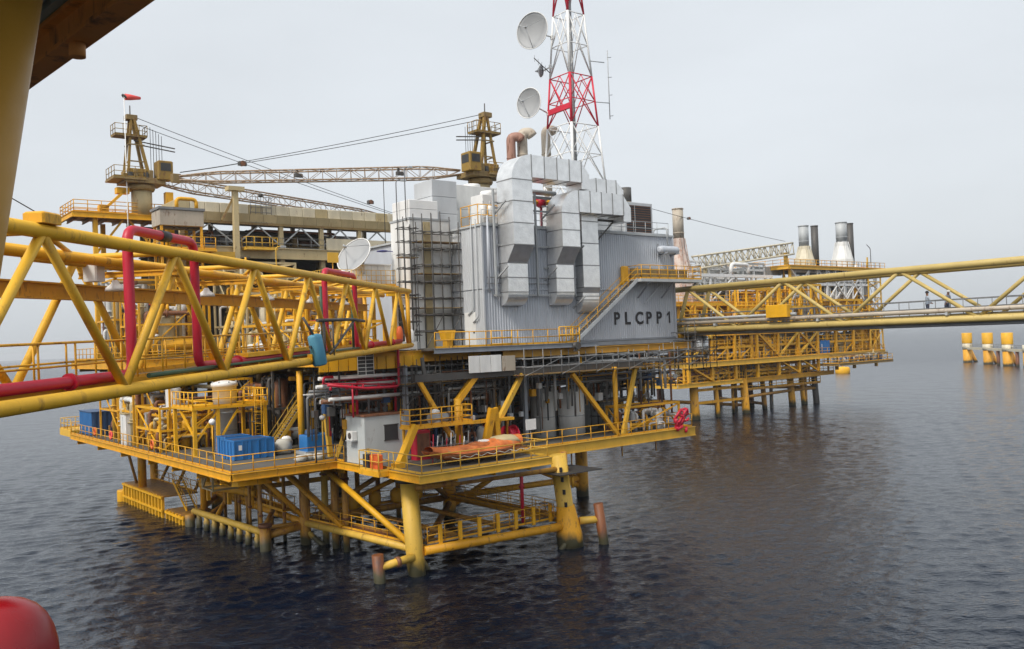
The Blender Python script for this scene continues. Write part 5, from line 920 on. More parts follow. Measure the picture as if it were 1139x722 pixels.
t = thing(PF, 'sprinkler_main', 'red firewater pipes with sprinkler heads under the bridge landing', 'pipework', (-2, 4, 12.6)); PT(t, 'pipe', 'red', [(1.2, 3.7, 15), (1.2, 3.7, 12.1), (-1.4, 3.7, 12.1), (-4.2, 3.7, 12.5)], .1, .25)
T(t, 'branch', 'red', (-4.4, 4.1, 12.6), (1.6, 4.1, 12.2), .06); T(t, 'drop', 'red', (-2.2, 4.1, 12.4), (-2.2, 4.1, 10.2), .07); PT(t, 'branch', 'red', [(-4.3, 4.1, 12.6), (-4.3, 4.1, 13.0), (-3.6, 4.1, 13.0)], .09)
for k in range(5): LA(t, 'sprinkler', 'red', (-3.8+k*1.2, 4.1, 12.1), (0,0,1), [(.04,0),(.12,.06),(.06,.3)], 8)
t = thing(PF, 'solar_panel', 'dark solar panel with white grid hung below the bridge landing', 'solar panel', (-1.4, 3.8, 13.8)); BX(t, 'backing', 'dark', -1.95, 3.72, 13.0, -.75, 3.76, 14.5)
for k in range(7): BX(t, 'grid_bar', 'white', -1.97, 3.70, 13.0+k*.25, -.73, 3.718, 13.03+k*.25)
for k in range(3): BX(t, 'grid_bar', 'white', -1.97+k*.605, 3.685, 12.99, -1.94+k*.605, 3.699, 14.53)
t = thing(PF, 'access_stair', 'steep pale yellow stair from the lower deck up to the bridge landing', 'stair', (0, 17.4, 7)); stair(t, (-2.4, 17.4, 7.05), (.2, 17.4, 10.4), .95, 'yellow_pale', (0,1,0)); BX(t, 'landing', 'yellow_pale', .1, 16.8, 10.3, 1.2, 18, 10.45); BM(t, 'landing_post', 'yellow', (.4, 16.9, 7), (.4, 16.9, 10.3), .24, .24); stair(t, (1.1, 17.4, 10.4), (3.6, 17.4, 14.3), .95, 'yellow_pale', (0,1,0))

# hanging service runs, cable trays and drops that crowd the space under the grey building
def service_run(label, x0, x1, y0, y1, z0, z1, n, seed, mats, drops=8):
    rs = random.Random(seed); t = thing(PF, 'service_run', label, 'pipework', ((x0+x1)/2, (y0+y1)/2, z1))
    for k in range(n):
        z, y = rs.uniform(z0, z1), rs.uniform(y0, y1); a = rs.uniform(x0, x0+(x1-x0)*.5); b = rs.uniform(a+(x1-x0)*.25, x1); m = rc(rs, mats); r = rs.uniform(.04, .13)
        pts = [(a, y, z), (b, y, z)]
        if rs.random() < .6: pts.append((b, y, z0 - rs.uniform(0, 2.5)))
        if rs.random() < .4: pts.insert(0, (a, y, z0 - rs.uniform(0, 2.5)))
        PT(t, 'pipe', m, pts, r, .2, 7)
    for k in range(drops):
        x, y = rs.uniform(x0, x1), rs.uniform(y0, y1); T(t, 'drop_pipe', rc(rs, mats), (x, y, z1+.3), (x, y, rs.uniform(7.2, z0)), rs.uniform(.03, .1), n=6)
        s = rs.uniform(.2, .5); zb = rs.uniform(z0-2, z0); BB(t, 'junction_box', rc(rs, ['greypaint', 'white', 'darksteel', 'blue_dark', 'yellow']), x-s/2, y-s/2, zb, x+s/2, y+s/2, zb+s*1.3, c=.02)
    BX(t, 'cable_tray', 'galv', x0, (y0+y1)/2-.25, z1+.1, x1, (y0+y1)/2+.25, z1+.18)
    return t
sr = ['darksteel', 'darksteel', 'galv', 'dark', 'rust', 'galv', 'yellow', 'greypaint']  # mostly dark pipe colours, painting in the shadow under the building
service_run('crowded small pipes over the lifeboat, under the main deck', 1.8, 12, 3.2, 5.6, 10.6, 13.2, 40, 91, sr, 24)
service_run('crowded small pipes above the white tanks on the right deck', 13, 29, 2.9, 5.4, 11.2, 13.2, 40, 92, sr, 24)
service_run('crowded small pipes above the grey cabin and left bay', -4.3, 2.2, 4.8, 8.0, 11.0, 13.4, 22, 93, sr + ['red'], 10)
service_run('small pipes at the right deck end before the rear platform', 22, 29.8, 6, 10, 9.5, 12.6, 18, 94, sr, 10)
scaffold('rusty scaffold bay standing between the tanks and the right column', 21.4, 27.4, 4.6, 6.0, 7.0, 12.2, 4, 1, 1.2, boards=(9.5,), m='darksteel', seed=11)
skid(PF, 'pump_skid', 'low mixed equipment along the right deck railing', 'pump skid', (21.5, 2.0, 7, 28, 4.2, 9.2), 57, ['greypaint', 'blue_dark', 'yellow', 'rust', 'white'], 18, 2, 6, 'yellow', rr=(.05, .14), small=10)
skid(PF, 'pump_skid', 'low clutter of pipes and boxes behind the lifeboat canopy', 'pump skid', (2.5, 3.2, 7, 8.6, 5.4, 9.6), 58, ['greypaint', 'blue_dark', 'red', 'rust', 'white'], 20, 2, 6, 'darksteel', rr=(.05, .14), small=14)
skid(PF, 'wellhead_skid', 'yellow valve trees between the blue bins and the white cabinet', 'wellhead skid', (-8.6, 24.6, 7, -3.6, 31, 10.6), 59, ['yellow', 'yellow_clean', 'rust', 'tan', 'whitepipe'], 34, 2, 12, 'yellow_clean', rr=(.06, .2), levels=2, small=10)
skid(PF, 'process_skid', 'yellow piping frame on the main deck edge over the access stair', 'process skid', (-1.3, 12.6, 14.6, 3.4, 14.6, 18.2), 60, ['yellow', 'yellow_clean', 'whitepipe', 'tan'], 28, 1, 10, 'yellow_clean', rr=(.06, .18), levels=2, small=10)

t = thing(PF, 'bulkhead', 'dark fire wall closing the back of the lower deck space', 'bulkhead', (14, 32, 7))  # dark sheet added so the see-through space reads as deep shade
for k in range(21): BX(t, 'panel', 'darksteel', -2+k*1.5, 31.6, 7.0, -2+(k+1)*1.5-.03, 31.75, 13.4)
skid(PF, 'pump_skid', 'dark congested pipework right behind the access stair', 'pump skid', (-1.2, 19.4, 7, 3.5, 28, 13.4), 71, dk + ['white', 'yellow', 'galv'], 44, 4, 8, 'darksteel', rr=(.07, .22), levels=2, small=18)
skid(PF, 'pump_skid', 'yellow and white risers beside the white vessel, towards the dark backdrop', 'pump skid', (-8.4, 32.6, 7, -3.2, 37.6, 13.0), 72, ['yellow', 'whitepipe', 'rust', 'tan', 'yellow_clean'], 36, 3, 8, 'yellow', rr=(.08, .26), levels=2, small=8)
# gear stowed round the lifeboat
t = thing(PF, 'boat_cover', 'grey brown tarpaulin and lashings heaped over the stern of the lifeboat', 'tarpaulin', (6.6, -.6, 8.3)); lump((6.7, -.8, 8.1), (1.2, .9, .4), 21).build('tarpaulin', 'tan', t); lump((4.4, -1.0, 7.95), (1.0, .8, .3), 22).build('tarpaulin_fold', 'orange_worn', t)
t = thing(PF, 'stretcher_rack', 'rack of red and white poles standing behind the lifeboat bow', 'rack', (3, .9, 7)); 
for k in range(9): T(t, 'pole', ['red', 'white', 'galv'][k % 3], (1.6+k*.36, .45+.12*(k % 2), 7.0), (1.75+k*.36, .5, 8.9-.12*(k % 4)), .04, n=5)
BM(t, 'rail', 'galv', (1.4, .42, 8.1), (4.9, .42, 8.1), .05, .05)

t = thing(PF, 'bulkhead', 'dark bulkhead behind the lifeboat and tanks under the grey building', 'bulkhead', (13, 15.5, 7))  # added sheet: its dark colour supplies the gloom the open sides lose
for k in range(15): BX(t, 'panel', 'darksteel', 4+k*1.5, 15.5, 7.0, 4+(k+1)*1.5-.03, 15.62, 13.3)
# ================================================================== LEFT BRIDGE
BF = Frame((-7.094, 62, 14.893), R(-4.2), math.atan(.0204))
def warren(F, par_label, L0, lows, ups, H, W, rc_, rd, m, ends, deckz=.2, namecat=('truss_bridge', 'bridge'), railm='yellow', endpost=True):
    t = thing(F, namecat[0], par_label, namecat[1], (0, L0, 0))
    for x in (0, W):
        T(t, 'bottom_chord', m, (x, ends[0], 0), (x, ends[1], 0), rc_, n=16); T(t, 'top_chord', m, (x, ends[0]+.2, H), (x, ends[1]-.15, H), rc_, n=16)
        for u in ups:
            for l in lows:
                if abs(u-l) < abs(ups[1]-ups[0])*.62: T(t, 'diagonal', m, (x, u, H-.05), (x, l, .05), rd, n=12)
    for u in ups: T(t, 'top_cross_beam', m, (0, u, H), (W, u, H), rd*.75, n=10)
    for a, b in zip(ups[:-1], ups[1:]): T(t, 'top_brace', m, (0, a, H), (W, b, H), rd*.6, n=8)
    for l in lows: BM(t, 'floor_beam', m, (0, l, -.02), (W, l, -.02), .2, .25)
    return t
lows = [-39.3-6.46*k for k in (2, 1)] + [-39.3+6.46*k for k in range(6)]
ups = [-42.6-6.46*k for k in (1,)] + [-42.6+6.46*k for k in range(7)]
B = warren(BF, 'yellow tubular truss footbridge coming in from the left to the lettered platform', -2, lows, ups, 3.75, -3.0, .17, .115, 'yellow_bridge', (-54, .3))
for x in (0, -3): T(B, 'end_post', 'yellow', (x, -3.5, 3.7), (x, -.9, .05), .11, n=12); T(B, 'end_post', 'yellow', (x, -.6, 3.7), (x, -.4, .05), .14, n=12)
T(B, 'top_cross_beam', 'yellow', (0, -.5, 3.75), (-3, -.5, 3.75), .12, n=10)
n = 0
for k in range(42):
    if k == 0: g = BX(B, 'deck_grating', 'grating', -2.55, -53.9, .12, -.75, -52.65, .17)
rep(g, [(0, 1.28*k, 0) for k in range(1, 42)])
for x in (-2.62, -.68): BM(B, 'deck_stringer', 'yellow', (x, -54, .08), (x, .2, .08), .12, .3)
rail(B, [(-2.6, -54, .17), (-2.6, 0, .17)], 'yellow', 1.1, 1.5, .03); rail(B, [(-.7, -54, .17), (-.7, -22, .17)], 'yellow', 1.1, 1.5, .028)
IB(B, 'pipe_support_beam', 'yellow', (-2.75, -54, 2.7), (-2.75, -1, 2.7), .3, .46, .05); T(B, 'upper_pipe', 'yellow', (-1.6, -54, 3.5), (-1.6, -1, 3.5), .14, n=10); T(B, 'upper_pipe', 'yellow_pale', (-2.1, -40, 3.45), (-2.1, -1, 3.45), .1, n=10)
BB(B, 'junction_box', 'yellow', -.25, -42.9, 3.9, .25, -42.2, 4.15); BB(B, 'panel_box', 'white', -2.15, -37.3, 2.95, -1.75, -36.8, 3.5)
for k in range(5): IB(B, 'hanger_beam', 'yellow', (-3, -36+6.46*k, 3.2), (0, -36+6.46*k, 3.2), .12, .18)
BX(B, 'service_tray', 'yellow_clean', -.65, -30, .45, -.25, -22, .6)
for i in range(5):
    y = -36+6.46*i; t = thing(BF, 'bridge_lamp', ['white bell lamp under the bridge top, nearest the camera', 'white bell lamp under the bridge top, second from the camera', 'white bell lamp under the bridge top, middle one', 'white bell lamp under the bridge top, fourth from the camera', 'white bell lamp under the bridge top, at the landing end'][i], 'lamp', (-1.9, y, 3.1)); LA(t, 'shade', 'white_clean', (-1.9, y, 2.72), (0,0,1), [(.3,0),(.27,.1),(.12,.22),(.08,.32)], 14); T(t, 'stem', 'yellow', (-1.9, y, 3.0), (-1.9, y, 3.16), .05, n=6)
t = thing(BF, 'firewater_pipe', 'thick red firewater pipe looping over and along the left bridge', 'pipe', (-.45, -30, .3))
PT(t, 'pipe', 'red', [(-.45, -54, .34), (-.45, -38.0, .34), (-.45, -38.0, 4.28), (-.45, -33.8, 4.28), (-.45, -33.8, .34), (-.45, -19.2, .34), (-.45, -19.2, 4.2), (-.45, -13.4, 4.2), (-.45, -13.4, .34), (-.45, -1.2, .34)], .14, .4, 14)
T(t, 'coupling', 'dark', (-.45, -36.1, 4.28), (-.45, -35.6, 4.28), .165, n=14)
for y in (-50, -44, -28, -24, -8): BX(t, 'pipe_shoe', 'yellow', -.6, y-.1, .02, -.3, y+.1, .2)
for y in (-47, -41, -30.5, -21.5, -10, -4): T(t, 'flange', 'red', (-.45, y-.05, .34), (-.45, y+.05, .34), .21, n=14)
t = thing(BF, 'drain_pipe', 'dark green pipe along the bottom of the left bridge between the red bends', 'pipe', (-.2, -34, .25)); PT(t, 'pipe', 'green', [(-.2, -37.6, .27), (-.2, -33.2, .27)], .07, 0)
for y in (-19.7, -13.9): PT(t, 'riser', 'green', [(-.5, y, .3), (-.5, y, 3.4)], .07, 0)
PT(t, 'pipe', 'green', [(-.2, -33.2, .27), (-.2, -13.9, .27)], .05, 0)
t = thing(BF, 'light_blue_canister', 'faded light blue canister strapped to the outside of the left bridge', 'canister', (.35, -23.6, .1)); LA(t, 'shell', 'lightblue', (.42, -23.35, -.2), (-.12,-.16,1), [(.27,0),(.31,.06),(.31,1.25),(.27,1.34),(.1,1.38)], 18); BX(t, 'strap', 'darksteel', .12, -23.95, .55, .2, -23.2, .66); BX(t, 'bracket', 'yellow', .0, -23.8, .0, .2, -23.3, .3); T(t, 'lanyard', 'darksteel', (.25, -23.6, 1.1), (-.1, -23.9, 1.9), .06)
t = thing(BF, 'rail_davit', 'thin dark folding davit arm on the bridge rail right of the blue canister', 'davit', (.1, -20, .3)); PT(t, 'post', 'darksteel', [(.1, -21.5, 0), (.1, -21.5, 1.75)], .07, 0); PT(t, 'arm', 'darksteel', [(.1, -22.5, 1.75), (.15, -16.5, 1.8), (.2, -14.2, 1.7)], .08, .2); PT(t, 'stay', 'darksteel', [(.1, -20.6, .2), (.15, -16.2, 1.7)], .06, 0); T(t, 'post', 'darksteel', (.1, -20, 0), (.1, -20, 1.75), .05)
t = thing(BF, 'cable_line', 'thin stay cable rising out to the left above the bridge', 'cable', (0, -42.6, 4.1)); T(t, 'cable', 'rope', (0, -42.6, 4.1), (-4.2, -43.5, 6.9), .012, n=4)
# landing clutter at the far end
t = thing(BF, 'coverall_rack', 'bright orange and white bundle hanging by the bridge landing', 'bundle', (-1.2, 1.0, .1)); MB().lathe((-1.0, 1.2, .2), (0,0,1), [(.15,0),(.22,.15),(.25,.6),(.2,1.0),(.1,1.15)], 10).build('bundle', 'orange', t); MB().lathe((-.2, 1.5, .2), (0,0,1), [(.15,0),(.22,.2),(.2,.7),(.08,.9)], 10).build('bundle', 'white', t); BX(t, 'tray', 'greypaint', -1.6, .8, -.4, .3, 1.9, .2)

# ================================================================== RIGHT BRIDGE
lowsR = [-2.2-9.9*k for k in range(4)]; upsR = [-6.9-9.75*k for k in range(4)] + [3.0]
upsR = sorted(upsR); lowsR = sorted(lowsR)
RB_F = Frame(tuple(PF.M @ V((31.0, 0, 15.25))), R(38.5))
RB = warren(RB_F, 'pale yellow tubular truss footbridge leaving the platform to the right edge of the view', 0, lowsR, upsR, 3.68, 3.0, .25, .14, 'yellow_chord', (-40, 4.6))
for x in (0, 3): T(RB, 'end_post', 'yellow_chord', (x, 3.0, 3.6), (x, 4.3, .1), .17, n=12)
g = BX(RB, 'deck_grating', 'grating', .35, -39.9, .2, 2.65, -38.05, .26); rep(g, [(0, 1.87*k, 0) for k in range(1, 24)])
for x in (.3, 2.7): BM(RB, 'deck_stringer', 'yellow_chord', (x, -40, .16), (x, 4.5, .16), .14, .36)
rail(RB, [(.4, -40, .26), (.4, 4, .26)], 'galv', 1.15, 1.9, .028); rail(RB, [(2.6, -40, .26), (2.6, 4, .26)], 'galv', 1.15, 1.9, .03)
T(RB, 'service_pipe', 'greypaint', (.55, -40, -.28), (.55, 4.4, -.28), .2, n=12); T(RB, 'service_pipe', 'beigepipe', (-.1, -40, .62), (-.1, 4.4, .62), .16, n=12); T(RB, 'service_pipe', 'greypaint', (-.05, -8, .98), (-.05, 4.4, .98), .11, n=10)
BB(RB, 'equipment_box', 'yellow_clean', -.7, -7.6, .75, -.2, -5.6, 1.75); 
for y in (-30, -20, -10, 0): BX(RB, 'pipe_clamp', 'greypaint', -.3, y-.08, .3, .1, y+.08, .5)
t = thing(PF, 'bridge_landing', 'small grating landing where the right bridge meets the building corner', 'landing', (32.5, 6.5, 14.6)); BX(t, 'plate', 'plate', 31.02, 3.9, 14.46, 34.6, 9, 14.6); BM(t, 'bracket', 'yellow', (31, 5, 14.3), (34.4, 5, 14.3), .25, .3); BM(t, 'bracket', 'yellow', (30.2, 5.2, 12.2), (34.0, 5.2, 14.2), .2, .2); BX(t, 'bridge_seat', 'yellow', 30.85, 4.0, 14.6, 34.3, 4.5, 14.9)
def person(label, x, y, z, rz, shirt, trouser, hat, bend=0.):
    t = thing(PF, 'person', label, 'person', (x, y, z)); t.rotation_euler.z += rz
    me = bpy.data.meshes.new('body'); o = V((0, 0, 0)); b = bend
    js = [(0,0,.95,.15),(0,0-.05*b,1.2,.14),(0,-.15*b,1.42,.16),(0,-.2*b,1.55,.06),(0,-.22*b,1.68,.105),(0,-.22*b,1.76,.09),
          (.19,-.14*b,1.42,.065),(.24,-.1,1.14,.05),(.22,-.3,.98,.04),(.2,-.38,.97,.035),(-.19,-.14*b,1.42,.065),(-.25,-.08,1.14,.05),(-.24,-.22,.94,.04),(-.23,-.3,.93,.035),
          (.1,0,.86,.11),(.11,-.03,.48,.075),(.11,.02,.08,.05),(.12,-.14,.04,.045),(-.1,0,.86,.11),(-.11,.03,.48,.075),(-.11,.05,.08,.05),(-.12,-.1,.04,.045)]
    ed = [(0,1),(1,2),(2,3),(3,4),(4,5),(2,6),(6,7),(7,8),(8,9),(2,10),(10,11),(11,12),(12,13),(0,14),(14,15),(15,16),(16,17),(0,18),(18,19),(19,20),(20,21)]
    me.from_pydata([j[:3] for j in js], ed, []); ob = bpy.data.objects.new('tmpbody', me); sc.collection.objects.link(ob)
    sk = ob.modifiers.new('s', 'SKIN'); lay = me.skin_vertices[0].data
    for i, j in enumerate(js): lay[i].radius = (j[3], j[3]*.8 if i < 3 else j[3]); lay[i].use_root = i == 0
    ob.modifiers.new('d', 'SUBSURF').levels = 1
    dg = bpy.context.evaluated_depsgraph_get(); m2 = bpy.data.meshes.new_from_object(ob.evaluated_get(dg)); bpy.data.objects.remove(ob)
    m2.materials.clear()
    for k in ('skin', shirt, trouser): m2.materials.append(MATS[k])
    for p in m2.polygons: c = p.center; p.material_index = 0 if c.z > 1.5 or (c.z < 1.02 and abs(c.x) > .17 and c.z > .85) else 1 if c.z > .95 else 2; p.use_smooth = True
    bo = bpy.data.objects.new('body', m2); sc.collection.objects.link(bo); bo.parent = t; ORG[bo.name] = (0, 0, 0); ORG[t.name] = (0, 0, 0)
    LA(t, 'hard_hat', hat, (0, -.22*b, 1.72), (0, -.1, 1), [(.15,0),(.13,.02),(.125,.07),(.08,.13),(.02,.15)], 14)
person('person in light shirt and dark cap standing on the right bridge, left of two', 32.2, -18.0, 15.51, R(50), 'shirt', 'trouser', 'blacktext')
person('person in grey coverall leaning on the right bridge rail, right of two', 33.0, -19.0, 15.51, R(-20), 'coverall', 'trouser', 'white', .8)

# ================================================================== SECOND PLATFORM BEHIND, TO THE RIGHT
Q = thing(PF, 'rear_platform', 'large yellow process platform standing behind to the right on rusty legs', 'platform', (110, 60, 0))
for x, y, r, m in ((89.2, 51.7, .75, 'yellow_jacket'), (102.8, 51.4, .75, 'yellow_jacket'), (121, 54, .7, 'yellow_jacket'), (128.5, 53.5, .65, 'darksteel'), (95, 51.5, .4, 'yellow_jacket'), (112, 54, .5, 'rusty_yellow'), (124.5, 53.8, .5, 'yellow_jacket'), (89, 72, .8, 'rust_leg'), (103, 72, .8, 'rust_leg'), (121, 72, .8, 'rust_leg'), (108, 62, .6, 'rust_leg'), (116, 60, .6, 'rust_leg')):
    T(Q, 'leg', m, (x+.4, y, -3), (x, y+.3, 6.2), r, r*.9, 14)
for k in range(13): x_ = 91 + k*2.9; T(Q, 'caisson', ['rusty_yellow', 'yellow_jacket', 'darksteel'][k % 3], (x_, 54 + (k % 4)*2, -3), (x_, 54 + (k % 4)*2, 6.2), .28, n=8)
for z in (4.2,): BM(Q, 'lower_staging', 'rusty_yellow', (104, 53, z), (128, 53, z), 2.0, .3); rail(Q, [(104, 52, z+.15), (128, 52, z+.15)], 'yellow', 1.1, 1.8, .06)
for z in (2.8, 5.0): BM(Q, 'leg_brace', 'yellow_jacket', (89.3, 51.7, z), (102.6, 51.5, z), .4, .45)
for a, b in (((103, 51.5, 3), (121, 54, 3)), ((121, 54, 3), (128.5, 53.5, 3)), ((103, 52, 1.5), (103, 72, 1.5)), ((89, 52, 3), (89, 72, 3)), ((112, 54, 1), (121, 72, 1)), ((128, 54, 3.2), (121, 72, 3.2))): T(Q, 'leg_brace', 'rusty_yellow', a, b, .28)
t2 = MB().path([(127.2, 53, 4.2+.9*math.sin(a)) if False else (126.6+1.0*math.cos(a), 53, 4.6+1.0*math.sin(a)) for a in [2*math.pi*k/16 for k in range(17)]], .12, 6, cap=False).build('hose_ring', 'dark', Q)
def fdeck(x0, x1, y0, y1, z, m='yellow_pale', h=.7, rl=True):
    BX(Q, 'deck_plate', 'plate', x0, y0, z-.15, x1, y1, z); IB(Q, 'edge_beam', m, (x0, y0-.1, z-h/2), (x1, y0-.1, z-h/2), .3, h, .08); IB(Q, 'edge_beam', m, (x0-.1, y0, z-h/2), (x0-.1, y1, z-h/2), .3, h, .08)
    if rl: rail(Q, [(x0, y1, z), (x0, y0, z), (x1, y0, z)], 'yellow', 1.2, 1.8, .05)
fdeck(83.5, 101, 50.5, 74, 6.4); fdeck(101.2, 132, 51.5, 74, 6.3, 'yellow'); fdeck(86, 149.5, 50, 76, 9.9, 'yellow_pale', .9); fdeck(80, 148, 50.4, 76, 15.2, 'yellow', .9); fdeck(84, 148, 51.5, 76, 20.3, 'yellow_clean', .7); fdeck(116, 151, 50, 66, 27.2, 'yellow_pale', .7)
fdeck(126, 146, 46.5, 50, 8.0, 'tan_dark', .5)
for x in (86.3, 92.5, 99, 105.5, 112, 118.5, 125, 131.5, 138, 146.5):
    BM(Q, 'column', 'yellow', (x, 50.4, 6.5), (x, 50.4, 15), .5, .5)
    if x < 142: BM(Q, 'column', 'yellow', (x, 52, 15.2), (x, 52, 20.2), .4, .4)
for a, b in ((86.3, 92.5), (112, 118.5), (118.5, 125)): BM(Q, 'brace', 'yellow_pale', (a, 50.2, 10), (b, 50.2, 14.6), .35, .35); BM(Q, 'brace', 'yellow', (b, 50.3, 6.6), (a, 50.3, 9.4), .3, .3)
for a, b in ((118.5, 125), (105.5, 112)): BM(Q, 'brace', 'yellow', (b, 50.2, 10), (a, 50.2, 14.6), .35, .35)
for x in (117, 123, 129.5, 136, 142.5):
    for y in (50.5, 65): BM(Q, 'upper_column', 'whitepipe' if x > 121 else 'yellow_pale', (x, y, 20.3), (x, y, 27), .38, .38)
for a, b in ((117, 123), (129.5, 136), (136, 142.5)): BM(Q, 'upper_brace', 'white', (a, 50.3, 20.6), (b, 50.3, 26.4), .22, .22); BM(Q, 'upper_brace', 'white', (b, 50.2, 20.6), (a, 50.2, 26.4), .22, .22)
# white steel frame on the left half
for x in (89, 95, 101, 107, 113):
    for y in (52, 60): BM(Q, 'white_column', 'white_clean', (x, y, 20.3), (x, y, 25.2), .36, .36)
for z in (22.6, 25.1): BM(Q, 'white_beam', 'white_clean', (88.8, 51.9, z), (113.2, 51.9, z), .4, .55); BM(Q, 'white_beam', 'white_clean', (88.8, 60, z), (113.2, 60, z), .4, .55)
for a, b in ((95, 101), (107, 113)): BM(Q, 'white_brace', 'white_clean', (a, 51.8, 20.5), (b, 51.8, 24.6), .2, .2)
for i, (x, m) in enumerate(((100, 'white'), (111, 'greypaint'))): LA(Q, 'drum', m, (x-4, 55, 26.2), (1,0,0), [(.3,0),(.9,.3),(.9,7),(.3,7.3)], 16)
PT(Q, 'white_pipe', 'white_clean', [(101, 52, 25.4), (101, 52, 27.2), (106, 52, 27.2), (106, 52, 25.6)], .4, .8, 10); PT(Q, 'white_pipe', 'white_clean', [(84, 52, 24), (81, 52, 26.8), (79, 52, 27.0)], .35, .8, 10)
for k in range(9): BX(Q, 'rail_panel', 'greypaint', 110+k*1.05, 54, 25.6, 111+k*1.05-.04, 54.3, 27.2)
# enclosure and upright vessel on the right
BX(Q, 'grey_enclosure', 'greypaint', 126, 52, 15.3, 142, 60, 20.0); BX(Q, 'grey_enclosure', 'siding_light', 126, 53, 20.4, 142, 62, 24.5)
for x in (144.4, 149.3): BM(Q, 'end_frame_post', 'yellow_pale', (x, 50.2, 9.9), (x, 50.2, 29.5 if x < 145 else 26), .24, .24)
for k in range(4): BM(Q, 'end_frame_brace', 'yellow_pale', (144.4, 50.2, 10+k*4.4), (149.3, 50.2, 14.2+k*3.4), .14, .14); BM(Q, 'end_frame_tie', 'yellow_pale', (144.4, 50.2, 14.2+k*3.4), (149.3, 50.2, 14.2+k*3.4), .16, .16); BM(Q, 'end_frame_brace', 'yellow_pale', (149.3, 50.1, 10+k*4.0), (144.4, 50.1, 14.2+k*3.4), .12, .12)
rail(Q, [(116, 50.1, 27.2), (149, 50.1, 27.2)], 'galv', 1.2, 2, .05); PT(Q, 'lamp_arm', 'galv', [(146, 50.3, 27.2), (146, 50.3, 31.4), (144.6, 50.3, 32.2)], .08, .4, 6)
def fskid(label, bx, seed, mats, n, frame='yellow', nv=2, lev=2, rr=(.12, .34)): skid(PF, 'process_skid', label, 'process skid', bx, seed, mats, n, nv, 5, frame, rr=rr, levels=lev, small=8)
fskid('pipework on the lower rear deck right of the silver drum', (88, 52, 9.9, 104, 60, 14.4), 61, yl + ['greypaint', 'rust'], 26); fskid('yellow pipework on the lower rear deck, middle bay', (106, 52, 9.9, 124, 60, 14.4), 62, yl + ['greypaint'], 28)
fskid('mixed pipework on the lower rear deck, right end bay', (126, 52, 9.9, 145, 60, 14.4), 63, ['yellow', 'yellow_pale', 'tan', 'rust', 'greypaint'], 26)
fskid('yellow framed equipment above the right bridge, left bay', (86, 52.5, 15.2, 98, 58, 19.6), 64, yl, 24); fskid('tall bright yellow framed vessel stack above the right bridge, centre bay', (104, 51, 15.2, 118, 58, 24), 65, ['yellow_clean', 'yellow', 'yellow'], 30, 'yellow_clean', 3, 3)
fskid('yellow equipment above the right bridge, right bay by the grey enclosure', (126, 50.6, 15.2, 142, 52, 18.2), 66, yl, 18, 'yellow', 1, 1); fskid('pale hanging pipework below the lower rear deck', (104, 53, 6.3, 122, 60, 9.4), 67, ['tan', 'rust', 'greypaint', 'yellow_pale'], 22, 'tan_dark', 2, 1)
fskid('pipework between the columns above the cantilever ledge', (128, 47, 8.0, 145, 49.5, 9.6), 68, ['tan', 'rust', 'greypaint', 'blue_dark'], 14, 'tan_dark', 1, 1); fskid('white pipes and drums inside the white steel frame', (90, 53, 20.3, 112, 59, 24.4), 69, ['white', 'white', 'greypaint', 'galv'], 22, 'white', 3, 1)
fskid('pipes under the stacks on the rear platform', (118, 51.5, 20.3, 142, 52.6, 26.6), 70, ['white', 'greypaint', 'galv', 'yellow'], 20, 'yellow_pale', 1, 2)
fskid('bright yellow pipe bank filling the deck right above the right bridge', (98.5, 50.8, 15.2, 110, 54, 19.8), 81, ['yellow_clean', 'yellow', 'yellow_clean', 'tan'], 34, 'yellow_clean', 2, 2, (.14, .4))
fskid('golden pipe bank on the rear platform below the dark stacks', (118.5, 50.8, 15.2, 127, 54, 22.5), 82, ['yellow_clean', 'yellow', 'yellow_clean', 'greypaint'], 30, 'yellow', 2, 3, (.14, .4))
fskid('yellow caged equipment at the right end of the rear platform', (140.5, 50.6, 9.9, 148.6, 54, 21.5), 83, ['yellow', 'yellow_clean', 'tan'], 34, 'yellow', 2, 4, (.14, .36))
fskid('low yellow pipework on the lowest rear deck, left bay', (86, 51, 6.4, 100, 56, 9.2), 84, ['yellow', 'yellow', 'rust', 'greypaint', 'tan'], 26, 'yellow', 2, 1, (.12, .36))
fskid('silver and white equipment behind the white steel frame', (88, 61, 20.3, 114, 66, 26.5), 85, ['white', 'silver', 'greypaint', 'white'], 26, 'white', 4, 2, (.16, .5))
fskid('pale tanks and pipes under the right hood', (129, 50.8, 20.3, 148, 53, 26.8), 86, ['white', 'white', 'silver', 'greypaint', 'yellow'], 30, 'white', 3, 2, (.14, .4))
fskid('dense golden pipe bank hanging behind the silver drum', (100, 51, 9.9, 112, 53, 14.6), 87, ['yellow', 'yellow_clean', 'greypaint', 'rust'], 28, 'yellow', 2, 2, (.14, .4))
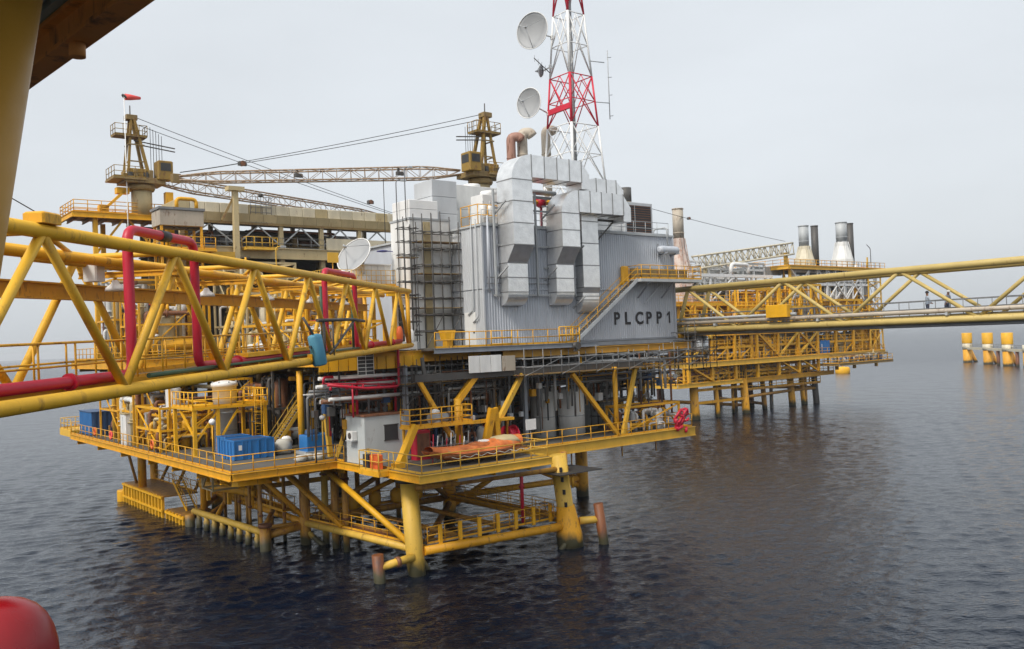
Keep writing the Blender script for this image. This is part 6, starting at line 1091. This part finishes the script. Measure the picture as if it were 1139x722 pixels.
def tier(label, x0, x1, y, z0, z1, seed, pal, frame='yellow_clean', nb=8):
    """one crowded bay of a far process deck: frame, bracing, big pipes, vessels, boxes"""
    rs = random.Random(seed); t = thing(PF, 'deck_module', label, 'module', ((x0+x1)/2, y+1.5, z0)); n = max(2, round((x1-x0)/3.2)); d = 3.4
    xs = [x0 + (x1-x0)*i/n for i in range(n+1)]; h = z1-z0
    for x in xs:
        BM(t, 'post', frame, (x, y, z0), (x, y, z1), .3, .3)
    for z in (z0+h*.48, z1): BM(t, 'beam', frame, (x0, y, z), (x1, y, z), .3, .4)
    for i in range(n):
        if rs.random() < .45: BM(t, 'brace', frame, (xs[i], y-.05, z0+.2), (xs[i+1], y-.05, z0+h*.46), .2, .2)
        if rs.random() < .35: BM(t, 'brace', frame, (xs[i+1], y-.06, z0+h*.5), (xs[i], y-.06, z1-.2), .2, .2)
    for k in range(nb):
        m = rc(rs, pal); x = rs.uniform(x0+.8, x1-.8); yy = y + .7 + rs.random()*d
        w = rs.uniform(.8, 2.4); hh = rs.uniform(.25, .8)*h; q = rs.random()
        if q < .35: BB(t, 'cabinet', m, x-w/2, yy, z0, x+w/2, yy+1.2, z0+hh, c=.08)
        elif q < .7: LA(t, 'vessel', m, (x, yy+.6, z0), (0,0,1), [(w*.3,0),(w*.4,.1),(w*.4,hh),(w*.28,hh+.35),(w*.06,hh+.5)], 14)
        else:
            L_ = min(w*2.5, x1-x); LA(t, 'drum', m, (x, yy+.6, z0+hh), (1,0,0), [(.1,0),(.5,.2),(.6,.45),(.6,L_-.3),(.5,L_),(.1,L_+.2)], 14); BX(t, 'drum_stand', frame, x+L_*.4, yy+.4, z0, x+L_*.6, yy+.8, z0+hh-.4)
    for k in range(7):
        z = z0 + rs.random()*h*.95; yy = y + .25 + rs.random()*d; a = rs.uniform(x0, x0+(x1-x0)*.4); b = rs.uniform(x0+(x1-x0)*.6, x1); r = rs.uniform(.12, .34)
        PT(t, 'pipe', rc(rs, pal), [(a, yy, z0), (a, yy, z), (b, yy, z), (b, yy, z0 + rs.random()*h*.4)], r, .5, 8)
    for k in range(nb): x, yy = rs.uniform(x0, x1), y + .2 + rs.random()*d; T(t, 'riser', rc(rs, pal), (x, yy, z0), (x, yy, z0 + h*rs.uniform(.4, 1.05)), rs.uniform(.1, .26), n=8)
    rail(t, [(x0, y-.15, z0+h*.5), (x1, y-.15, z0+h*.5)], frame, 1.2, 1.6, .06)
    return t
gold = ['yellow_clean', 'yellow', 'yellow_clean', 'yellow', 'tan', 'greypaint']; mixd = ['yellow', 'yellow_clean', 'greypaint', 'silver', 'tan', 'rust']; pale = ['white', 'silver', 'greypaint', 'white', 'cream']
tier('golden module on the rear platform just right of the grey building corner', 86, 98, 50.7, 15.2, 19.9, 101, gold)
tier('golden module on the rear platform behind the yellow bridge box', 98.4, 111, 49.3, 15.2, 22.6, 102, gold, nb=12)
tier('tall golden module on the rear platform below the white hoods', 111.4, 125, 49.2, 15.2, 23.4, 103, gold, nb=12)
tier('golden and grey module at the right end of the rear platform', 125.4, 140, 49.3, 15.2, 20.5, 104, mixd, nb=10)
tier('dim crowded bay under the right bridge, left', 87, 104, 50.6, 9.9, 14.7, 105, mixd, 'yellow', 12)
tier('dim crowded bay under the right bridge, middle', 104.4, 125, 50.6, 9.9, 14.7, 106, mixd, 'yellow', 14)
tier('dim crowded bay under the right bridge, right', 125.4, 148, 50.6, 9.9, 14.7, 107, mixd, 'yellow', 14)
tier('low crowded bay above the rear legs, left', 86, 101, 51.2, 6.4, 9.2, 108, mixd, 'yellow', 10)
tier('low crowded bay above the rear legs, right', 104, 131, 52.0, 6.3, 9.2, 109, mixd, 'yellow', 14)
tier('white and silver module inside the white steel frame', 88, 112, 52.5, 20.3, 25.0, 110, pale, 'white_clean', 14)
tier('white and silver module below the hoods', 126, 148, 50.4, 20.5, 27.0, 111, pale, 'white_clean', 14)
tier('white and grey caps on top of the white steel frame', 90, 113, 53.5, 25.3, 27.6, 112, pale, 'white_clean', 10)
t = thing(PF, 'yellow_box_frame', 'square bright yellow box frame above the right bridge', 'frame', (104, 50.5, 22)); 
for z in (22.4, 23.8): BM(t, 'beam', 'yellow_clean', (106.6, 50.6, z), (117, 50.6, z), .5, .4)
for x in (106.8, 110, 113.4, 116.8): BM(t, 'post', 'yellow_clean', (x, 50.6, 20.3), (x, 50.6, 23.9), .4, .4)
bin_('blue skip on the rear platform deck', 126, 50.4, 129.2, 52.6, 2.6, 'blue', 9.9, 'storage_skip')
t = thing(PF, 'silver_tank', 'silver upright tank in scaffold beside the right corner of the building', 'tank', (38.5, 8.5, 12)); 
LA(t, 'shell', 'silver', (32.6, 3.2, 13.36), (0,0,1), [(.7,0),(.75,.1),(.75,1.25),(.6,1.35)], 20)
for z in (13.7, 14.1, 14.5): T(t, 'band', 'silver_seam', (32.6, 3.2, z), (32.6, 3.2, z+.06), .77, n=20)
def stack(label, x, y, z0, zc, z1, r0, r1, m, m2, cone=True):
    t = thing(PF, 'exhaust_stack', label, 'stack', (x, y, z0))
    if cone: MB().lathe((x, y, z0), (0,0,1), [(r0,0),(r0*.96,(zc-z0)*.35),(r1*1.15,(zc-z0)*.85),(r1*1.1,zc-z0)], 8, False).build('hood', m, t)
    T(t, 'pipe', m2, (x, y, zc if cone else z0), (x, y, z1), r1, n=16); T(t, 'lip', m2, (x, y, z1-.2), (x, y, z1), r1*1.08, n=16)
    if cone:
        T(t, 'band', m2, (x, y, zc+.9), (x, y, zc+1.05), r1*1.05, n=16); BX(t, 'plinth', m, x-r0*.9, y-r0*.9, z0-.15, x+r0*.9, y+r0*.9, z0+.02)
        for a in range(6): an = a*math.pi/3; BM(t, 'rib', m, (x+math.cos(an)*r0*1.02, y+math.sin(an)*r0*1.02, z0), (x+math.cos(an)*r1*1.12, y+math.sin(an)*r1*1.12, zc), .12, .12)
stack('rust streaked hood and short stack left on the rear platform', 89.4, 54, 20.2, 31.6, 36.9, 2.6, .95, 'rust_streak', 'beigepipe')
stack('white hood with grey stack on the rear platform, left of the two', 127.4, 54, 27.2, 31.6, 35.8, 2.1, 1.0, 'cream', 'greypaint'); stack('white hood with grey stack on the rear platform, right of the two', 141.3, 54, 27.2, 33.0, 37.2, 2.4, 1.15, 'white', 'greypaint')
stack('plain dark stack beside the left white hood', 136.0, 57, 27.2, 0, 36.6, 0, .75, 'darksteel', 'darksteel', False); stack('plain dark stack behind the right white hood', 149.6, 57, 27.2, 0, 37.8, 0, .8, 'darksteel', 'darksteel', False)
for x, y in ((87, 53), (91.8, 53), (87, 57), (91.8, 57)): BM(Q, 'stack_support', 'rust', (x, y, 15.2), (x, y, 20.1), .4, .4)
t = thing(PF, 'crane_boom', 'tan lattice crane boom lying above the rear platform', 'crane boom', (100, 49.5, 27)); lattice(t, (92.6, 53, 27.4), (121, 53, 30.8), 1.6, 1.6, 2.2, 2.2, 'cream', .2, .1, 1.7, False); BM(t, 'rest', 'tan', (95, 53, 25.2), (95, 53, 26.6), .5, .5); BM(t, 'rest', 'yellow_pale', (119.5, 53, 27.1), (119.5, 53, 30), .6, .6)
rope('long rope from behind the building down to the rear crane boom', [V((80.5, 53, 36.4)), V((119.5, 53, 32.2))], .045)
block('orange block on the long rope above the rear platform', (90.9, 52.8, 35.1), .8)
# far dolphins and buoy
for i, (x, y) in enumerate(((312.5, 107), (297.3, 93), (283.8, 80.8), (271.5, 69.5))):
    t = thing(PF, 'mooring_dolphin', ['yellow double drum dolphin, leftmost of the far row', 'yellow double drum dolphin, second in the far row', 'yellow double drum dolphin, third in the far row', 'yellow dolphin cut by the right edge of the view'][i], 'dolphin', (x, y, 0), 'dolphins of the far row')
    T(t, 'lower_pile', 'yellow_jacket', (x, y, -4), (x, y, 4.9), 1.6, n=18); T(t, 'neck', 'cream', (x, y, 4.9), (x, y, 7.2), 1.7, n=16)
    if i < 3: LA(t, 'upper_drum', 'yellow_clean', (x, y, 7.2), (0,0,1), [(1.78,0),(1.8,.05),(1.8,3.85),(1.75,3.9)], 18)
    T(t, 'raker', 'yellow_jacket', (x+.8, y-.6, 4.6), (x+3.6, y-2.6, -3), .7, n=12)
t = thing(PF, 'dolphin_walkway', 'thin walkway beams joining the far yellow dolphins', 'walkway', (291, 88, 5)); BM(t, 'beam', 'cream', (313, 107.4, 5.3), (264, 62.5, 5.3), 1.4, .8); rail(t, [(312, 106, 5.7), (265, 63, 5.7)], 'galv', 1.2, 4, .08)
for x, y in ((290, 86.5), (278, 75.5)): T(t, 'pile', 'rust_leg', (x, y, -3), (x, y, 5.0), .6)
t = thing(PF, 'marker_buoy', 'small yellow buoy drum floating right of the rear platform', 'buoy', (235, 112, 0)); LA(t, 'float', 'yellow_clean', (235, 112, -1), (0,0,1), [(1.4,0),(2.3,.5),(2.3,2.6),(1.9,3.0),(.5,3.1)], 20); T(t, 'mast', 'yellow', (235, 112, 2), (235, 112, 4.0), .15)

# ================================================================== OUR OWN PLATFORM, ROUND THE CAMERA
N = thing(WF, 'near_deck', 'our own deck underfoot with the brown beam overhead', 'deck', (-4, -2, 13.0))
BX(N, 'deck_plate', 'plate', -17, -8, 13.1, 4, 3.4, 13.3); BX(N, 'deck_plate', 'plate', -17, 3.405, 13.1, -3.5, 5.4, 13.3); BX(N, 'deck_plate', 'plate', -17, 5.405, 13.1, -8.8, 9.5, 13.3)
IB(N, 'overhead_beam', 'brownbeam', (-.72, 3.95, 17.33), (-6.32, 9.6, 17.33), .17, .26, .03)
e = V((-.705, .709, 0)); nrm = V((-.709, -.705, 0))
for k in range(40):
    p = V((-.72, 3.95, 17.52)) + nrm*(-.02+.11*k); q = p + e*8
    BM(N, 'deck_sheet_rib', 'decksheet', p, q, .06, .06)
    BM(N, 'deck_sheet', 'decksheet', p + V((0, 0, .05)), q + V((0, 0, .05)), .112, .03)
IB(N, 'overhead_cross_beam', 'brownbeam', (-4.4, 7.5, 17.33), (-8.6, 3.2, 17.33), .2, .24, .03)
T(N, 'beam_stub', 'brownbeam', (-2.98, 6.22, 17.22), (-2.98, 6.22, 17.1), .055, n=12)
for x, y in ((-9, 8.6), (-15, 8.6)): BM(N, 'bridge_bearing', 'yellow', (x, y, 13.3), (x, y, 13.75), .6, .5)
BM(N, 'corner_post', 'brownbeam', (-6.0, 5.2, 13.3), (-6.0, 5.2, 17.4), .3, .3); BM(N, 'corner_post', 'brownbeam', (-6.2, -6, 13.3), (-6.2, -6, 17.9), .3, .3); BM(N, 'overhead_cross_beam', 'brownbeam', (-6.0, 5.2, 17.55), (-6.2, -6, 17.55), .3, .3)
t = thing(WF, 'sloping_column', 'thick yellow sloping tube at the left edge close to the camera', 'column', (-3.45, 5, 13.3)); T(t, 'tube', 'ochre', (-3.47, 5, 13.3), (-2.68, 5, 17.6), .175, n=32); LA(t, 'foot_plate', 'ochre', (-3.47, 5, 13.3), (0,0,1), [(.3,0),(.3,.05)], 20)
t = thing(WF, 'hydrant_post', 'glossy red domed hydrant post cut by the lower left corner', 'hydrant', (-.937, 1.6, 13.3)); LA(t, 'post', 'red_gloss', (-.94, 1.6, 13.3), (0,0,1), [(.085,0),(.085,1.08),(.098,1.10),(.098,1.165),(.0965,1.185),(.0905,1.21),(.08,1.233),(.065,1.251),(.046,1.263),(.024,1.27),(.004,1.272)], 40); LA(t, 'base_flange', 'red_gloss', (-.94, 1.6, 13.3), (0,0,1), [(.16,0),(.16,.03)], 24)

# things of one kind share a group
kinds = {}
for o in sc.objects:
    if o.parent is None and 'category' in o.keys(): kinds.setdefault(o.name.split('.')[0], []).append(o)
for k, v in kinds.items():
    if len(v) > 1:
        for o in v:
            if 'group' not in o.keys(): o['group'] = k.replace('_', ' ') + (' units' if k.endswith('s') else 's') + ' of the offshore platforms'
